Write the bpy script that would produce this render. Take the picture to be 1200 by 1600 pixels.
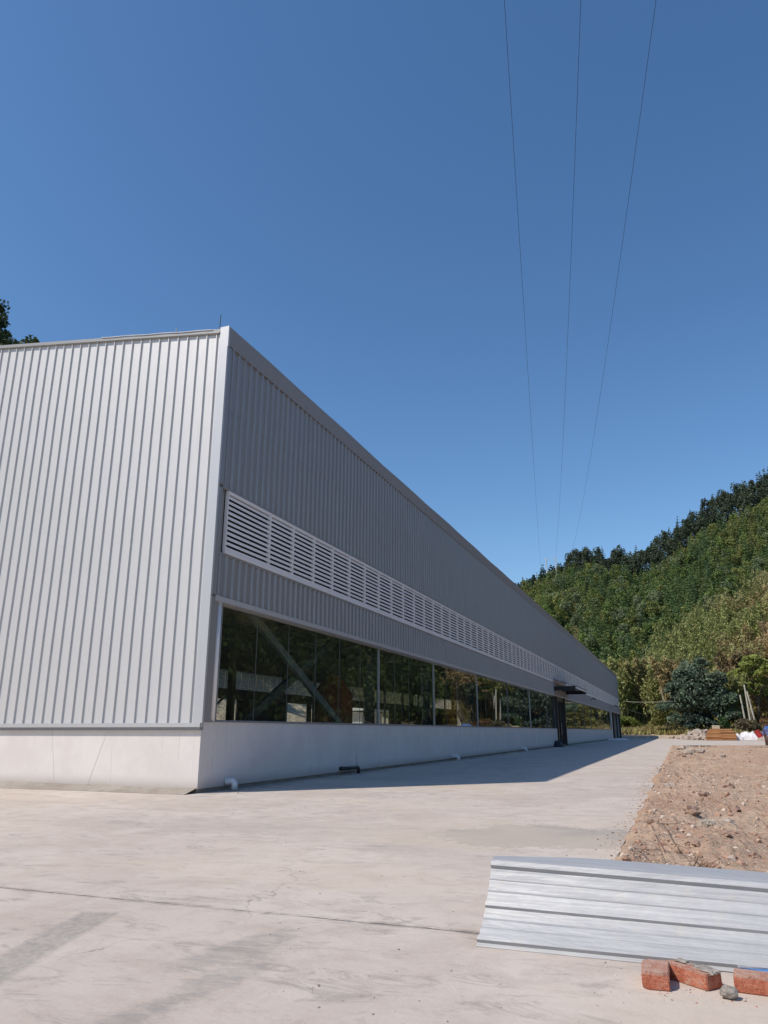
import bpy, bmesh, math, random
import numpy as np
from mathutils import Vector, Matrix, noise as mnoise
R_ = math.radians
random.seed(7)
rng = np.random.default_rng(11)
scene = bpy.context.scene
for o in list(bpy.data.objects): bpy.data.objects.remove(o)
COL = scene.collection

# ---------------- camera ----------------
PITCH, YAW, EYE = 16.494, 20.90, 1.05
cam_d = bpy.data.cameras.new("camera"); cam = bpy.data.objects.new("camera", cam_d); COL.objects.link(cam)
cam.location = (0, 0, EYE); cam.rotation_euler = (R_(90 + PITCH), 0, R_(YAW))
cam_d.sensor_fit = 'HORIZONTAL'; cam_d.sensor_width = 36; cam_d.lens = 36 * 1155 / 1200
cam_d.clip_start = 0.05; cam_d.clip_end = 6000
scene.camera = cam

# ---------------- sky, sun, exposure ----------------
SUN = Vector((-5.14, -5.40, 9.17)).normalized()
sun_el = math.asin(SUN.z)
sun_az = math.atan2(SUN.x, SUN.y)          # clockwise from +Y
w = bpy.data.worlds.new("World"); scene.world = w; w.use_nodes = True
wn = w.node_tree.nodes; wl = w.node_tree.links
bg = wn["Background"]; sky = wn.new("ShaderNodeTexSky"); sky.sky_type = 'NISHITA'; sky.sun_disc = False
sky.sun_elevation = sun_el; sky.sun_rotation = sun_az
sky.altitude = 0; sky.air_density = 1.0; sky.dust_density = 0.4; sky.ozone_density = 2.6
bg.inputs[1].default_value = 0.145
hs = wn.new("ShaderNodeHueSaturation"); hs.inputs["Saturation"].default_value = 1.18; wl.new(sky.outputs[0], hs.inputs["Color"]); wl.new(hs.outputs[0], bg.inputs[0])
sd = bpy.data.lights.new("sun", 'SUN'); sd.energy = 3.9; sd.angle = R_(0.5); sd.color = (1, 0.925, 0.835)
so = bpy.data.objects.new("sun", sd); COL.objects.link(so); so.rotation_euler = SUN.to_track_quat('Z', 'Y').to_euler()
so.location = (-20, -20, 60)
vs = scene.view_settings; vs.view_transform = 'Standard'; vs.look = 'None'; vs.gamma = 1; vs.exposure = 0.0
vs.use_curve_mapping = False
scene.render.engine = 'CYCLES'
scene.cycles.max_bounces = 8; scene.cycles.transparent_max_bounces = 24; scene.cycles.glossy_bounces = 4

# ---------------- node helpers ----------------
class NT:
    def __init__(s, name):
        s.m = bpy.data.materials.new(name); s.m.use_nodes = True
        s.n = s.m.node_tree.nodes; s.l = s.m.node_tree.links; s.b = s.n["Principled BSDF"]
        s.out = s.n["Material Output"]
    def node(s, t, **k):
        q = s.n.new(t)
        for a, b in k.items(): setattr(q, a, b)
        return q
    def put(s, sock, v):
        if isinstance(v, bpy.types.NodeSocket): s.l.new(v, sock)
        elif isinstance(v, (tuple, list)) and len(v) == 3 and sock.type == 'RGBA': sock.default_value = (*v, 1)
        else: sock.default_value = v
    def math(s, op, a, b=0.0, c=None, clamp=False):
        q = s.node("ShaderNodeMath", operation=op, use_clamp=clamp); s.put(q.inputs[0], a); s.put(q.inputs[1], b)
        if c is not None: s.put(q.inputs[2], c)
        return q.outputs[0]
    def coord(s): return s.node("ShaderNodeTexCoord").outputs["Object"]
    def mapping(s, v, scale=(1, 1, 1), loc=(0, 0, 0), rot=(0, 0, 0)):
        q = s.node("ShaderNodeMapping"); s.l.new(v, q.inputs[0]); q.inputs[1].default_value = loc; q.inputs[2].default_value = rot
        q.inputs[3].default_value = scale; return q.outputs[0]
    def noise(s, v, scale, detail=5, rough=0.6, dist=0.0):
        q = s.node("ShaderNodeTexNoise"); s.l.new(v, q.inputs["Vector"]); q.inputs["Scale"].default_value = scale
        q.inputs["Detail"].default_value = detail; q.inputs["Roughness"].default_value = rough; q.inputs["Distortion"].default_value = dist
        return q.outputs["Fac"]
    def voro(s, v, scale, feature='F1'):
        q = s.node("ShaderNodeTexVoronoi", feature=feature); s.l.new(v, q.inputs["Vector"]); q.inputs["Scale"].default_value = scale
        return q.outputs["Distance"]
    def ramp(s, f, lo, hi, a=0.0, b=1.0):
        q = s.node("ShaderNodeMapRange", interpolation_type='SMOOTHSTEP'); s.put(q.inputs[0], f)
        for i, v in enumerate((lo, hi, a, b)): q.inputs[i + 1].default_value = v
        return q.outputs[0]
    def mix(s, f, a, b, mode='MIX'):
        q = s.node("ShaderNodeMix", data_type='RGBA', blend_type=mode); s.put(q.inputs[0], f); s.put(q.inputs[6], a); s.put(q.inputs[7], b)
        return q.outputs[2]
    def bump(s, h, strength, dist=0.02, nrm=None):
        q = s.node("ShaderNodeBump"); q.inputs["Strength"].default_value = strength; q.inputs["Distance"].default_value = dist
        s.l.new(h, q.inputs["Height"])
        if nrm: s.l.new(nrm, q.inputs["Normal"])
        return q.outputs[0]
    def fin(s, color=None, rough=None, metal=None, normal=None, spec=None):
        if color is not None: s.put(s.b.inputs["Base Color"], color)
        if rough is not None: s.put(s.b.inputs["Roughness"], rough)
        if metal is not None: s.put(s.b.inputs["Metallic"], metal)
        if normal is not None: s.put(s.b.inputs["Normal"], normal)
        if spec is not None: s.put(s.b.inputs["Specular IOR Level"], spec)
        return s.m

def M_concrete(name, base, light, dark, marks=False):
    t = NT(name); c = t.coord()
    n1 = t.noise(c, 0.55, 6, 0.62, 0.4); n2 = t.noise(c, 3.1, 8, 0.68, 0.5); n3 = t.noise(c, 24, 6, 0.7)
    col = t.mix(t.ramp(n1, 0.35, 0.65), base, light)
    col = t.mix(t.ramp(n2, 0.42, 0.66, 0, 0.55), col, dark)
    n4 = t.noise(t.mapping(c, (1.0, 2.6, 1), (3, 7, 0)), 1.7, 10, 0.75, 1.2)
    col = t.mix(t.ramp(n4, 0.52, 0.65, 0, 0.68), col, (0.30, 0.26, 0.23))
    n5 = t.noise(t.mapping(c, (1.0, 3.2, 1), (9, 2, 0)), 4.5, 9, 0.8, 0.8)
    col = t.mix(t.ramp(n5, 0.57, 0.70, 0, 0.55), col, (0.62, 0.56, 0.50)); col = t.mix(t.ramp(n5, 0.32, 0.44, 0.52, 0), col, (0.33, 0.28, 0.25))
    sp = t.noise(t.mapping(c, (1, 1, 1), (4, 4, 0)), 120, 2, 0.5)
    col = t.mix(t.ramp(sp, 0.66, 0.74, 0, 0.35), col, (0.26, 0.23, 0.21))
    col = t.mix(t.ramp(n3, 0.3, 0.75, 0.0, 0.28), col, light)
    pits = t.voro(c, 38)
    col = t.mix(t.math('MULTIPLY', t.ramp(pits, 0.05, 0.16, 0.7, 0), t.ramp(n2, 0.5, 0.62)), col, (0.2, 0.18, 0.16))
    bh = t.math('ADD', t.math('MULTIPLY', n2, 0.6), t.math('MULTIPLY', n3, 0.5))
    if marks:
        sep = t.node("ShaderNodeSeparateXYZ"); t.l.new(c, sep.inputs[0]); X, Y = sep.outputs[0], sep.outputs[1]
        wob = t.math('SUBTRACT', t.noise(c, 1.3, 6, 0.65), 0.5); wobf = t.math('SUBTRACT', t.noise(c, 9, 6, 0.7), 0.5)
        def box(cx, cy, ang, hl, hw, soft, wamp):
            dx = t.math('SUBTRACT', X, cx); dy = t.math('SUBTRACT', Y, cy); ca, sa = math.cos(ang), math.sin(ang)
            u = t.math('ADD', t.math('MULTIPLY', dx, ca), t.math('MULTIPLY', dy, sa))
            v = t.math('SUBTRACT', t.math('MULTIPLY', dy, ca), t.math('MULTIPLY', dx, sa))
            wv = t.math('ADD', t.math('MULTIPLY', wob, wamp), t.math('MULTIPLY', wobf, wamp * 0.5))
            du = t.math('SUBTRACT', t.math('ABSOLUTE', t.math('ADD', u, wv)), hl)
            dv = t.math('SUBTRACT', t.math('ABSOLUTE', t.math('ADD', v, wv)), hw)
            return t.ramp(t.math('MAXIMUM', du, dv), -soft, soft, 1, 0)
        def ell(cx, cy, ang, a, b, lo, hi, wamp):
            dx = t.math('SUBTRACT', X, cx); dy = t.math('SUBTRACT', Y, cy); ca, sa = math.cos(ang), math.sin(ang)
            u = t.math('DIVIDE', t.math('ADD', t.math('MULTIPLY', dx, ca), t.math('MULTIPLY', dy, sa)), a)
            v = t.math('DIVIDE', t.math('SUBTRACT', t.math('MULTIPLY', dy, ca), t.math('MULTIPLY', dx, sa)), b)
            r = t.math('SQRT', t.math('ADD', t.math('MULTIPLY', u, u), t.math('MULTIPLY', v, v)))
            r = t.math('ADD', r, t.math('ADD', t.math('MULTIPLY', wob, wamp), t.math('MULTIPLY', wobf, wamp * 0.8)))
            return t.ramp(r, lo, hi, 1, 0)
        grey = (0.25, 0.24, 0.215)
        # damp repair strip running toward the viewer, and fainter scuffs beside it
        m = box(-3.07, 3.10, R_(108), 0.98, 0.115, 0.03, 0.10)
        col = t.mix(t.math('MULTIPLY', m, t.ramp(n3, 0.25, 0.7, 0.75, 0.3)), col, grey)
        m = ell(-2.15, 3.72, R_(75), 0.55, 0.16, 0.5, 1.1, 2.2); col = t.mix(t.math('MULTIPLY', m, t.ramp(n5, .35, .65, .75, .15)), col, (0.30, 0.275, 0.25))
        m = ell(-2.0, 3.2, R_(85), 0.6, 0.11, 0.5, 1.1, 2.2); col = t.mix(t.math('MULTIPLY', m, t.ramp(n5, .35, .65, .7, .1)), col, (0.30, 0.275, 0.25))
        m = ell(-2.05, 2.55, R_(100), 0.3, 0.12, 0.5, 1.1, 1.2); col = t.mix(t.math('MULTIPLY', m, 0.4), col, (0.28, 0.26, 0.24))
        m = ell(-4.3, 8.0, R_(5), 3.2, 0.9, 0.3, 1.1, 1.3); col = t.mix(t.math('MULTIPLY', m, 0.28), col, (0.34, 0.31, 0.28))
        m = ell(-1.5, 8.35, R_(0), 1.1, 1.05, 0.86, 1.0, 1.5); col = t.mix(t.math('MULTIPLY', m, t.ramp(n5, 0.3, 0.7, 0.95, 0.45)), col, (0.305, 0.275, 0.24))
        m = ell(-2.2, 6.9, R_(170), 1.3, 0.35, 0.4, 1.1, 1.5); col = t.mix(t.math('MULTIPLY', m, 0.25), col, (0.35, 0.32, 0.285))
        # construction joint and its repairs
        dj = t.math('ABSOLUTE', t.math('ADD', t.math('SUBTRACT', Y, 4.37), t.math('ADD', t.math('MULTIPLY', wob, 0.05), t.math('MULTIPLY', wobf, 0.03))))
        col = t.mix(t.math('MULTIPLY', t.ramp(t.math('ADD', dj, t.math('MULTIPLY', wobf, 0.12)), 0.005, 0.06, 1, 0), t.ramp(n2, 0.40, 0.55, 0.05, 0.7)), col, (0.27, 0.24, 0.21))
        jl = t.ramp(t.math('ADD', dj, t.math('MULTIPLY', wobf, 0.03)), 0.001, 0.012, 1, 0); jl = t.math('MULTIPLY', jl, t.ramp(wob, -0.12, 0.02, 0.25, 0.95))
        col = t.mix(jl, col, (0.13, 0.115, 0.10))
        bh = t.math('SUBTRACT', bh, t.math('MULTIPLY', jl, 1.5))
        # fine shrinkage cracks
        vc = t.node("ShaderNodeTexVoronoi", feature='DISTANCE_TO_EDGE'); vc.inputs["Scale"].default_value = 0.33
        wv = t.node("ShaderNodeVectorMath", operation='MULTIPLY_ADD'); t.l.new(c, wv.inputs[0]); wv.inputs[1].default_value = (1, 1, 1)
        nz = t.node("ShaderNodeTexNoise"); nz.inputs["Scale"].default_value = 1.4; nz.inputs["Detail"].default_value = 7; t.l.new(c, nz.inputs["Vector"])
        t.l.new(nz.outputs["Color"], wv.inputs[2]); t.l.new(wv.outputs[0], vc.inputs["Vector"])
        ck = t.math('MULTIPLY', t.ramp(vc.outputs["Distance"], 0.0008, 0.0022, 0.5, 0), t.ramp(n1, 0.47, 0.55))
        col = t.mix(ck, col, (0.17, 0.15, 0.13))
        # grime collected along the foot of the wall, beige washed patches
        gm = t.ramp(t.math('ADD', X, t.math('MULTIPLY', wob, 0.9)), -7.95, -7.3, 1, 0); gm = t.math('MULTIPLY', gm, t.ramp(Y, 11.4, 12.2))
        col = t.mix(t.math('MULTIPLY', gm, 0.6), col, (0.24, 0.20, 0.17))
        col = t.mix(t.ramp(t.noise(t.mapping(c, (.5, 1, 1), (5, 1, 0)), .35, 5, .6), .48, .62, 0, .45), col, (0.60, 0.50, 0.39))
        col = t.mix(t.ramp(Y, 10, 60, 0, 0.22), col, (0.55, 0.50, 0.44))
    return t.fin(col, 0.9, 0, t.bump(bh, 0.35, 0.02), 0.25)

def M_metal(name, col, metal=0.25, rough=0.5, dent=0.22, stain=0.22):
    t = NT(name); c = t.coord()
    n = t.noise(t.mapping(c, (1, 1, 0.35)), 1.3, 4, 0.6); s = t.noise(t.mapping(c, (9, 9, 0.5)), 2.2, 5, 0.7)
    f = t.noise(c, 60, 3, 0.6)
    cc = t.mix(t.ramp(s, 0.45, 0.8, 0, stain), col, tuple(x * 0.62 for x in col))
    cc = t.mix(t.ramp(f, 0.62, 0.72, 0, 0.22), cc, tuple(min(1, x * 1.25) for x in col))
    return t.fin(cc, t.ramp(s, 0.2, 0.8, rough - 0.05, rough + 0.1), metal, t.bump(n, dent, 0.05))

def M_plain(name, col, rough=0.6, metal=0.0, var=0.25, scale=8, bump=0.2):
    t = NT(name); c = t.coord(); n = t.noise(c, scale, 6, 0.65)
    return t.fin(t.mix(t.ramp(n, 0.3, 0.7), tuple(x * (1 - var) for x in col), col), rough, metal, t.bump(n, bump, 0.01))

def M_galv():
    t = NT("galvanised_sheet"); c = t.coord(); n = t.noise(t.mapping(c, (.8, 3, 3)), 2.2, 4, 0.55); s_ = t.noise(t.mapping(c, (1.2, 40, 40)), 2.0, 5, 0.7); d = t.noise(c, 14, 6, .7)
    col = t.mix(t.ramp(s_, .35, .7), (0.46, 0.46, 0.455), (0.37, 0.37, 0.37)); col = t.mix(t.ramp(d, .52, .7, 0, .45), col, (0.46, 0.42, 0.37))
    return t.fin(col, t.ramp(s_, .2, .8, .5, .64), .22, t.bump(n, .35, .05, t.bump(s_, .06, .01)), .5)
def M_board():
    t = NT("orange_board"); c = t.coord(); n = t.noise(t.mapping(c, (1, 6, 6)), 2.5, 6, 0.65); oi = t.node("ShaderNodeObjectInfo").outputs["Random"]
    a = t.mix(t.ramp(oi, 0, 1), (0.44, 0.20, 0.08), (0.60, 0.34, 0.17))
    return t.fin(t.mix(t.ramp(n, .3, .7, 0, .5), a, (0.28, 0.13, 0.06)), .85, 0, t.bump(n, .4, .02), .2)
def M_glass():
    t = NT("window_glass"); t.n.remove(t.b)
    g = t.node("ShaderNodeNewGeometry"); d = t.node("ShaderNodeVectorMath", operation='DOT_PRODUCT')
    t.l.new(g.outputs["Incoming"], d.inputs[0]); t.l.new(g.outputs["Normal"], d.inputs[1])
    cs = t.math('ABSOLUTE', d.outputs["Value"])
    F = t.math('MULTIPLY_ADD', t.math('POWER', t.math('SUBTRACT', 1.0, cs), 5.0), 0.95, 0.05)
    tr = t.node("ShaderNodeBsdfTransparent"); tr.inputs[0].default_value = (0.84, 0.88, 0.85, 1)
    gl = t.node("ShaderNodeBsdfGlossy"); gl.inputs[0].default_value = (1, 1, 1, 1); gl.inputs["Roughness"].default_value = 0.0
    dc = t.node("ShaderNodeBsdfDiffuse"); dc.inputs[0].default_value = (0.35, 0.33, 0.30, 1)
    m0 = t.node("ShaderNodeMixShader"); m0.inputs[0].default_value = 0.02; t.l.new(tr.outputs[0], m0.inputs[1]); t.l.new(dc.outputs[0], m0.inputs[2])
    m = t.node("ShaderNodeMixShader"); t.l.new(F, m.inputs[0]); t.l.new(m0.outputs[0], m.inputs[1]); t.l.new(gl.outputs[0], m.inputs[2])
    t.l.new(m.outputs[0], t.out.inputs[0]); return t.m

def M_leaf(name, trans=0.28, rough=0.6):
    t = NT(name); a = t.node("ShaderNodeAttribute", attribute_name="tint")
    t.fin(a.outputs["Color"], rough, 0, None, 0.25)
    tl = t.node("ShaderNodeBsdfTranslucent"); t.l.new(a.outputs["Color"], tl.inputs[0])
    m = t.node("ShaderNodeMixShader"); m.inputs[0].default_value = trans
    t.l.new(t.b.outputs[0], m.inputs[1]); t.l.new(tl.outputs[0], m.inputs[2]); t.l.new(m.outputs[0], t.out.inputs[0]); return t.m

def M_plaster():
    t = NT("plinth_plaster"); c = t.coord()
    n = t.noise(c, 1.1, 6, 0.65); v = t.noise(t.mapping(c, (7, 7, 0.35)), 1.6, 5, 0.7); f = t.noise(c, 40, 4, 0.7)
    sep = t.node("ShaderNodeSeparateXYZ"); t.l.new(c, sep.inputs[0]); Z = sep.outputs[2]
    col = t.mix(t.ramp(n, 0.35, 0.65), (0.70, 0.645, 0.60), (0.76, 0.71, 0.66))
    col = t.mix(t.ramp(v, 0.59, 0.74, 0, 0.26), col, (0.40, 0.37, 0.36))
    # hairline vertical cracks
    wv = t.node("ShaderNodeTexVoronoi", feature='DISTANCE_TO_EDGE'); wv.inputs["Scale"].default_value = 1
    t.l.new(t.mapping(c, (0.8, 0.62, 0.10), (3.3, 0, 0)), wv.inputs["Vector"])
    col = t.mix(t.math('MULTIPLY', t.ramp(wv.outputs["Distance"], 0.001, 0.004, 0.5, 0), t.ramp(n, 0.45, 0.55)), col, (0.3, 0.27, 0.25))
    # splash dirt near the ground
    dz = t.math('ADD', Z, t.math('MULTIPLY', n, -0.25))
    col = t.mix(t.ramp(dz, -0.12, 0.18, 0.65, 0), col, (0.36, 0.30, 0.25))
    return t.fin(col, 0.85, 0, t.bump(t.math('ADD', f, t.math('MULTIPLY', n, 2)), 0.18, 0.01), 0.2)

def M_dirt():
    t = NT("reddish_dirt"); c = t.coord()
    n1 = t.noise(c, 0.45, 6, 0.6, 0.6); n2 = t.noise(c, 3.5, 8, 0.7, 0.5); n3 = t.noise(c, 26, 6, 0.72); v = t.voro(c, 17)
    col = t.mix(t.ramp(n1, 0.38, 0.62), (0.48, 0.32, 0.22), (0.55, 0.40, 0.285))
    col = t.mix(t.ramp(n2, 0.45, 0.68, 0, 0.6), col, (0.56, 0.425, 0.31))
    col = t.mix(t.ramp(n2, 0.2, 0.42, 0.5, 0), col, (0.27, 0.155, 0.105))
    col = t.mix(t.ramp(n3, 0.6, 0.78, 0, 0.6), col, (0.60, 0.48, 0.38))
    col = t.mix(t.ramp(n3, 0.22, 0.4, 0.6, 0), col, (0.22, 0.13, 0.09))
    h = t.math('ADD', t.math('MULTIPLY', n2, 1.2), t.math('ADD', t.math('MULTIPLY', n3, 0.8), t.math('MULTIPLY', v, 0.6)))
    return t.fin(col, 0.95, 0, t.bump(h, 0.9, 0.05), 0.1)

def M_ground():
    t = NT("bare_and_wooded_ground"); c = t.coord()
    sep = t.node("ShaderNodeSeparateXYZ"); t.l.new(c, sep.inputs[0])
    n1 = t.noise(c, 0.12, 6, 0.65); n2 = t.noise(c, 1.4, 8, 0.75, 0.6); v = t.voro(c, 1.1)
    soil = t.mix(t.ramp(n2, 0.35, 0.65), (0.40, 0.30, 0.21), (0.62, 0.52, 0.40))
    soil = t.mix(t.ramp(n2, 0.58, 0.66, 0, 0.8), soil, (0.10, 0.09, 0.05))
    wood = t.mix(t.ramp(n1, 0.4, 0.6), (0.045, 0.05, 0.02), (0.09, 0.08, 0.035))
    f = t.ramp(t.math('ADD', sep.outputs[2], t.math('MULTIPLY', n1, 3)), 1.6, 5.0)
    left = t.ramp(sep.outputs[0], -55, -51, 0, 1)          # the cut slope behind the building is bare, wood grows above it
    lf = t.ramp(sep.outputs[0], -33, -30, 0, 1)
    f = t.math('MULTIPLY', f, t.math('MAXIMUM', t.math('SUBTRACT', 1.0, left), lf))
    col = t.mix(f, soil, wood)
    return t.fin(col, 0.95, 0, t.bump(t.math('ADD', n2, v), 0.8, 0.3), 0.1)

def M_brick():
    t = NT("red_brick"); c = t.coord(); n = t.noise(c, 22, 6, 0.7); n2 = t.noise(c, 90, 4, 0.7); n3 = t.noise(c, 9, 5, 0.7)
    col = t.mix(t.ramp(n, 0.35, 0.65), (0.40, 0.115, 0.065), (0.53, 0.205, 0.125))
    col = t.mix(t.ramp(n3, 0.56, 0.70, 0, 0.8), col, (0.52, 0.38, 0.29))
    col = t.mix(t.ramp(n2, 0.60, 0.75, 0, 0.7), col, (0.10, 0.05, 0.035))
    dz = t.node("ShaderNodeSeparateXYZ"); t.l.new(c, dz.inputs[0]); col = t.mix(t.math('MULTIPLY', t.ramp(dz.outputs[2], .052, .064), t.ramp(n, .3, .6, .25, .8)), col, (0.50, 0.36, 0.28))
    return t.fin(col, 0.9, 0, t.bump(t.math('ADD', n, n2), 0.9, 0.008), 0.15)

MT = dict(
    conc=M_concrete("pale_concrete", (0.51, 0.43, 0.36), (0.60, 0.525, 0.455), (0.43, 0.35, 0.285), True),
    foot=M_concrete("footing_concrete", (0.30, 0.26, 0.21), (0.38, 0.34, 0.29), (0.20, 0.17, 0.14)),
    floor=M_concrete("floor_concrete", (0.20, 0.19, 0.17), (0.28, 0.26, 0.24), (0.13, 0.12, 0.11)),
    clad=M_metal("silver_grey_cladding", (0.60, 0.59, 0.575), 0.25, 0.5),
    clad_shade=M_metal("silver_grey_cladding_shaded_side", (0.335, 0.33, 0.325), 0.4, 0.42, 0.2, 0.3),  # darker cladding copy, the long wall's shade put into its colour
    flash=M_metal("grey_flashing", (0.53, 0.53, 0.53), 0.3, 0.42, 0.2),
    verge=M_metal('verge_grey', (0.30, 0.30, 0.29), 0.2, 0.5), fascia=M_metal("dull_grey_fascia", (0.30, 0.30, 0.30), 0.2, 0.55, 0.1, 0.3),
    louv=M_metal("louvre_paint", (0.80, 0.79, 0.77), 0.0, 0.5, 0.02),
    frame=M_metal("pale_window_aluminium", (0.40, 0.42, 0.42), 0.5, 0.4, 0.02),
    louv_dim=M_plain('louvre_paint_dimmed', (0.42, 0.42, 0.40), 0.6), gask=M_plain('gasket_grey', (0.16, 0.18, 0.17), 0.5), brace=M_metal('dusty_brace', (0.20, 0.22, 0.22), 0.2, 0.6, 0.05, 0.4), steel=M_metal("dark_structural_steel", (0.085, 0.10, 0.115), 0.2, 0.6, 0.05, 0.3),  # rear louvres get the louvre paint darkened, dimming the daylight on them
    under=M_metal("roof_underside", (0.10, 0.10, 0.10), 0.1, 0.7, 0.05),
    black=M_plain("black_metal", (0.022, 0.024, 0.028), 0.4, 0.3),
    glass=M_glass(), plaster=M_plaster(), dirt=M_dirt(), ground=M_ground(), brick=M_brick(),
    leaf=M_leaf("leaves"), pine=M_leaf("needles", 0.1, 0.7), dry=M_leaf("dry_blades", 0.3, 0.8),
    pvc=M_plain("white_pvc", (0.72, 0.72, 0.72), 0.35, 0, 0.12), dpipe=M_plain("dark_pipe", (0.03, 0.022, 0.022), 0.4),
    galv=M_galv(), chrome=M_plain("bright_tin", (0.8, 0.81, 0.84), 0.16, 1, 0.05),
    mortar=M_plain("grey_mortar", (0.40, 0.35, 0.30), 0.95, 0, 0.5, 40, 0.8), stone=M_plain("pale_stone", (0.50, 0.41, 0.33), 0.92, 0, 0.4, 5, 0.7),
    rock=M_plain("soil_coated_rock", (0.45, 0.30, 0.22), 0.95, 0, 0.45, 9, 0.7), bark=M_plain("bark", (0.16, 0.13, 0.09), 0.9, 0, 0.5, 6, 0.6),
    culm=M_plain("dry_culm", (0.42, 0.40, 0.27), 0.7, 0, 0.3, 3), pale=M_plain("pale_timber", (0.58, 0.54, 0.43), 0.8, 0, 0.3, 4),
    board=M_board(), crate=M_plain("yellow_timber", (0.62, 0.50, 0.28), 0.8, 0, 0.25, 6),
    plastic=M_plain("white_plastic", (0.78, 0.75, 0.73), 0.45, 0, 0.15, 3), red=M_plain("red_plastic", (0.52, 0.05, 0.05), 0.4, 0, 0.3, 4),
    blue=M_plain("blue_tarpaulin", (0.07, 0.20, 0.58), 0.5, 0, 0.35, 3), machw=M_plain("white_machine_paint", (0.72, 0.73, 0.72), 0.5, 0, 0.15, 3),
    machr=M_plain("rust_red_paint", (0.62, 0.15, 0.06), 0.6, 0, 0.4, 5), machd=M_plain("dark_green_paint", (0.03, 0.06, 0.07), 0.5, 0, 0.4, 5),
    cable=M_plain("cable_black", (0.03, 0.03, 0.035), 0.5), cglass=M_plain("blue_canopy_glass", (0.05, 0.13, 0.22), 0.08, 0.0, 0.1), white=M_plain("white_cable", (0.75, 0.75, 0.75), 0.5),
    pole=M_plain("pale_pole", (0.66, 0.66, 0.60), 0.7), twig=M_plain("dry_twig", (0.20, 0.12, 0.08), 0.9), fibre=M_plain("pale_fibre", (0.62, 0.55, 0.45), 0.9),
)

# ---------------- object helpers ----------------
def tag(o, label=None, cat=None, group=None, kind=None):
    for k, v in (('label', label), ('category', cat), ('group', group), ('kind', kind)):
        if v: o[k] = v
    return o
def empty(name, loc=(0, 0, 0), rz=0):
    o = bpy.data.objects.new(name, None); COL.objects.link(o); o.location = loc; o.rotation_euler = (0, 0, rz); o.empty_display_size = .3; return o
def mesh_obj(name, me, mat, parent=None):
    o = bpy.data.objects.new(name, me); COL.objects.link(o)
    if mat and not me.materials: me.materials.append(mat)
    if parent: o.parent = parent
    return o
class MB:
    """collects shapes for ONE mesh"""
    def __init__(s): s.v = []; s.f = []
    def add(s, vs_, fs):
        b = len(s.v); s.v += [tuple(p) for p in vs_]; s.f += [tuple(i + b for i in f) for f in fs]; return s
    def box(s, x0, x1, y0, y1, z0, z1):
        return s.add([(x0, y0, z0), (x1, y0, z0), (x1, y1, z0), (x0, y1, z0), (x0, y0, z1), (x1, y0, z1), (x1, y1, z1), (x0, y1, z1)],
                     [(0, 3, 2, 1), (4, 5, 6, 7), (0, 1, 5, 4), (1, 2, 6, 5), (2, 3, 7, 6), (3, 0, 4, 7)])
    def bar(s, a, b, wx, wz, up=(0, 0, 1)):
        a = Vector(a); b = Vector(b); d = (b - a).normalized(); u = Vector(up); r = d.cross(u)
        if r.length < 1e-3: r = d.cross(Vector((1, 0, 0)))
        r.normalize(); u = r.cross(d); vv = []
        for p in (a, b):
            for i, j in ((-1, -1), (1, -1), (1, 1), (-1, 1)): vv.append(p + r * (i * wx / 2) + u * (j * wz / 2))
        return s.add(vv, [(0, 1, 2, 3), (7, 6, 5, 4), (0, 4, 5, 1), (1, 5, 6, 2), (2, 6, 7, 3), (3, 7, 4, 0)])
    def tube(s, pts, rad, n=8, cap=True):
        pts = [Vector(p) for p in pts]; k = len(pts); vv = []; ff = []
        if not isinstance(rad, (list, tuple)): rad = [rad] * k
        prev = None
        for i, p in enumerate(pts):
            d = (pts[min(i + 1, k - 1)] - pts[max(i - 1, 0)]).normalized()
            ref = Vector((0, 0, 1)) if abs(d.z) < .95 else Vector((1, 0, 0))
            r = d.cross(ref).normalized(); u = r.cross(d)
            for j in range(n):
                a = 2 * math.pi * j / n; vv.append(p + (r * math.cos(a) + u * math.sin(a)) * rad[i])
        for i in range(k - 1):
            for j in range(n):
                ff.append((i * n + j, (i + 1) * n + j, (i + 1) * n + (j + 1) % n, i * n + (j + 1) % n))
        if cap: ff += [tuple(range(n)), tuple(range((k - 1) * n + n - 1, (k - 1) * n - 1, -1))]
        return s.add(vv, ff)
    def build(s, name, mat, parent=None, smooth=False, bevel=0):
        me = bpy.data.meshes.new(name); me.from_pydata(s.v, [], s.f); me.update()
        bm = bmesh.new(); bm.from_mesh(me); bmesh.ops.recalc_face_normals(bm, faces=bm.faces)
        if bevel: bmesh.ops.bevel(bm, geom=bm.edges[:], offset=bevel, segments=2, affect='EDGES')
        bm.to_mesh(me); bm.free()
        if smooth: me.polygons.foreach_set('use_smooth', [True] * len(me.polygons))
        return mesh_obj(name, me, mat, parent)

def quads_mesh(name, V, mat, tint=None, parent=None, k=4):
    """V: (n*k,3) array, k verts per face; tint (n,3)"""
    n = len(V) // k; me = bpy.data.meshes.new(name)
    me.vertices.add(len(V)); me.vertices.foreach_set('co', np.ascontiguousarray(V, dtype=np.float32).ravel())
    me.loops.add(n * k); me.loops.foreach_set('vertex_index', np.arange(n * k, dtype=np.int32))
    me.polygons.add(n); me.polygons.foreach_set('loop_start', np.arange(0, n * k, k, dtype=np.int32))
    try: me.polygons.foreach_set('loop_total', np.full(n, k, dtype=np.int32))
    except Exception: pass
    me.update(calc_edges=True)
    if tint is not None:
        at = me.attributes.new("tint", 'FLOAT_COLOR', 'FACE')
        c = np.ones((n, 4), dtype=np.float32); c[:, :3] = tint; at.data.foreach_set('color', c.ravel())
    return mesh_obj(name, me, mat, parent)

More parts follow.
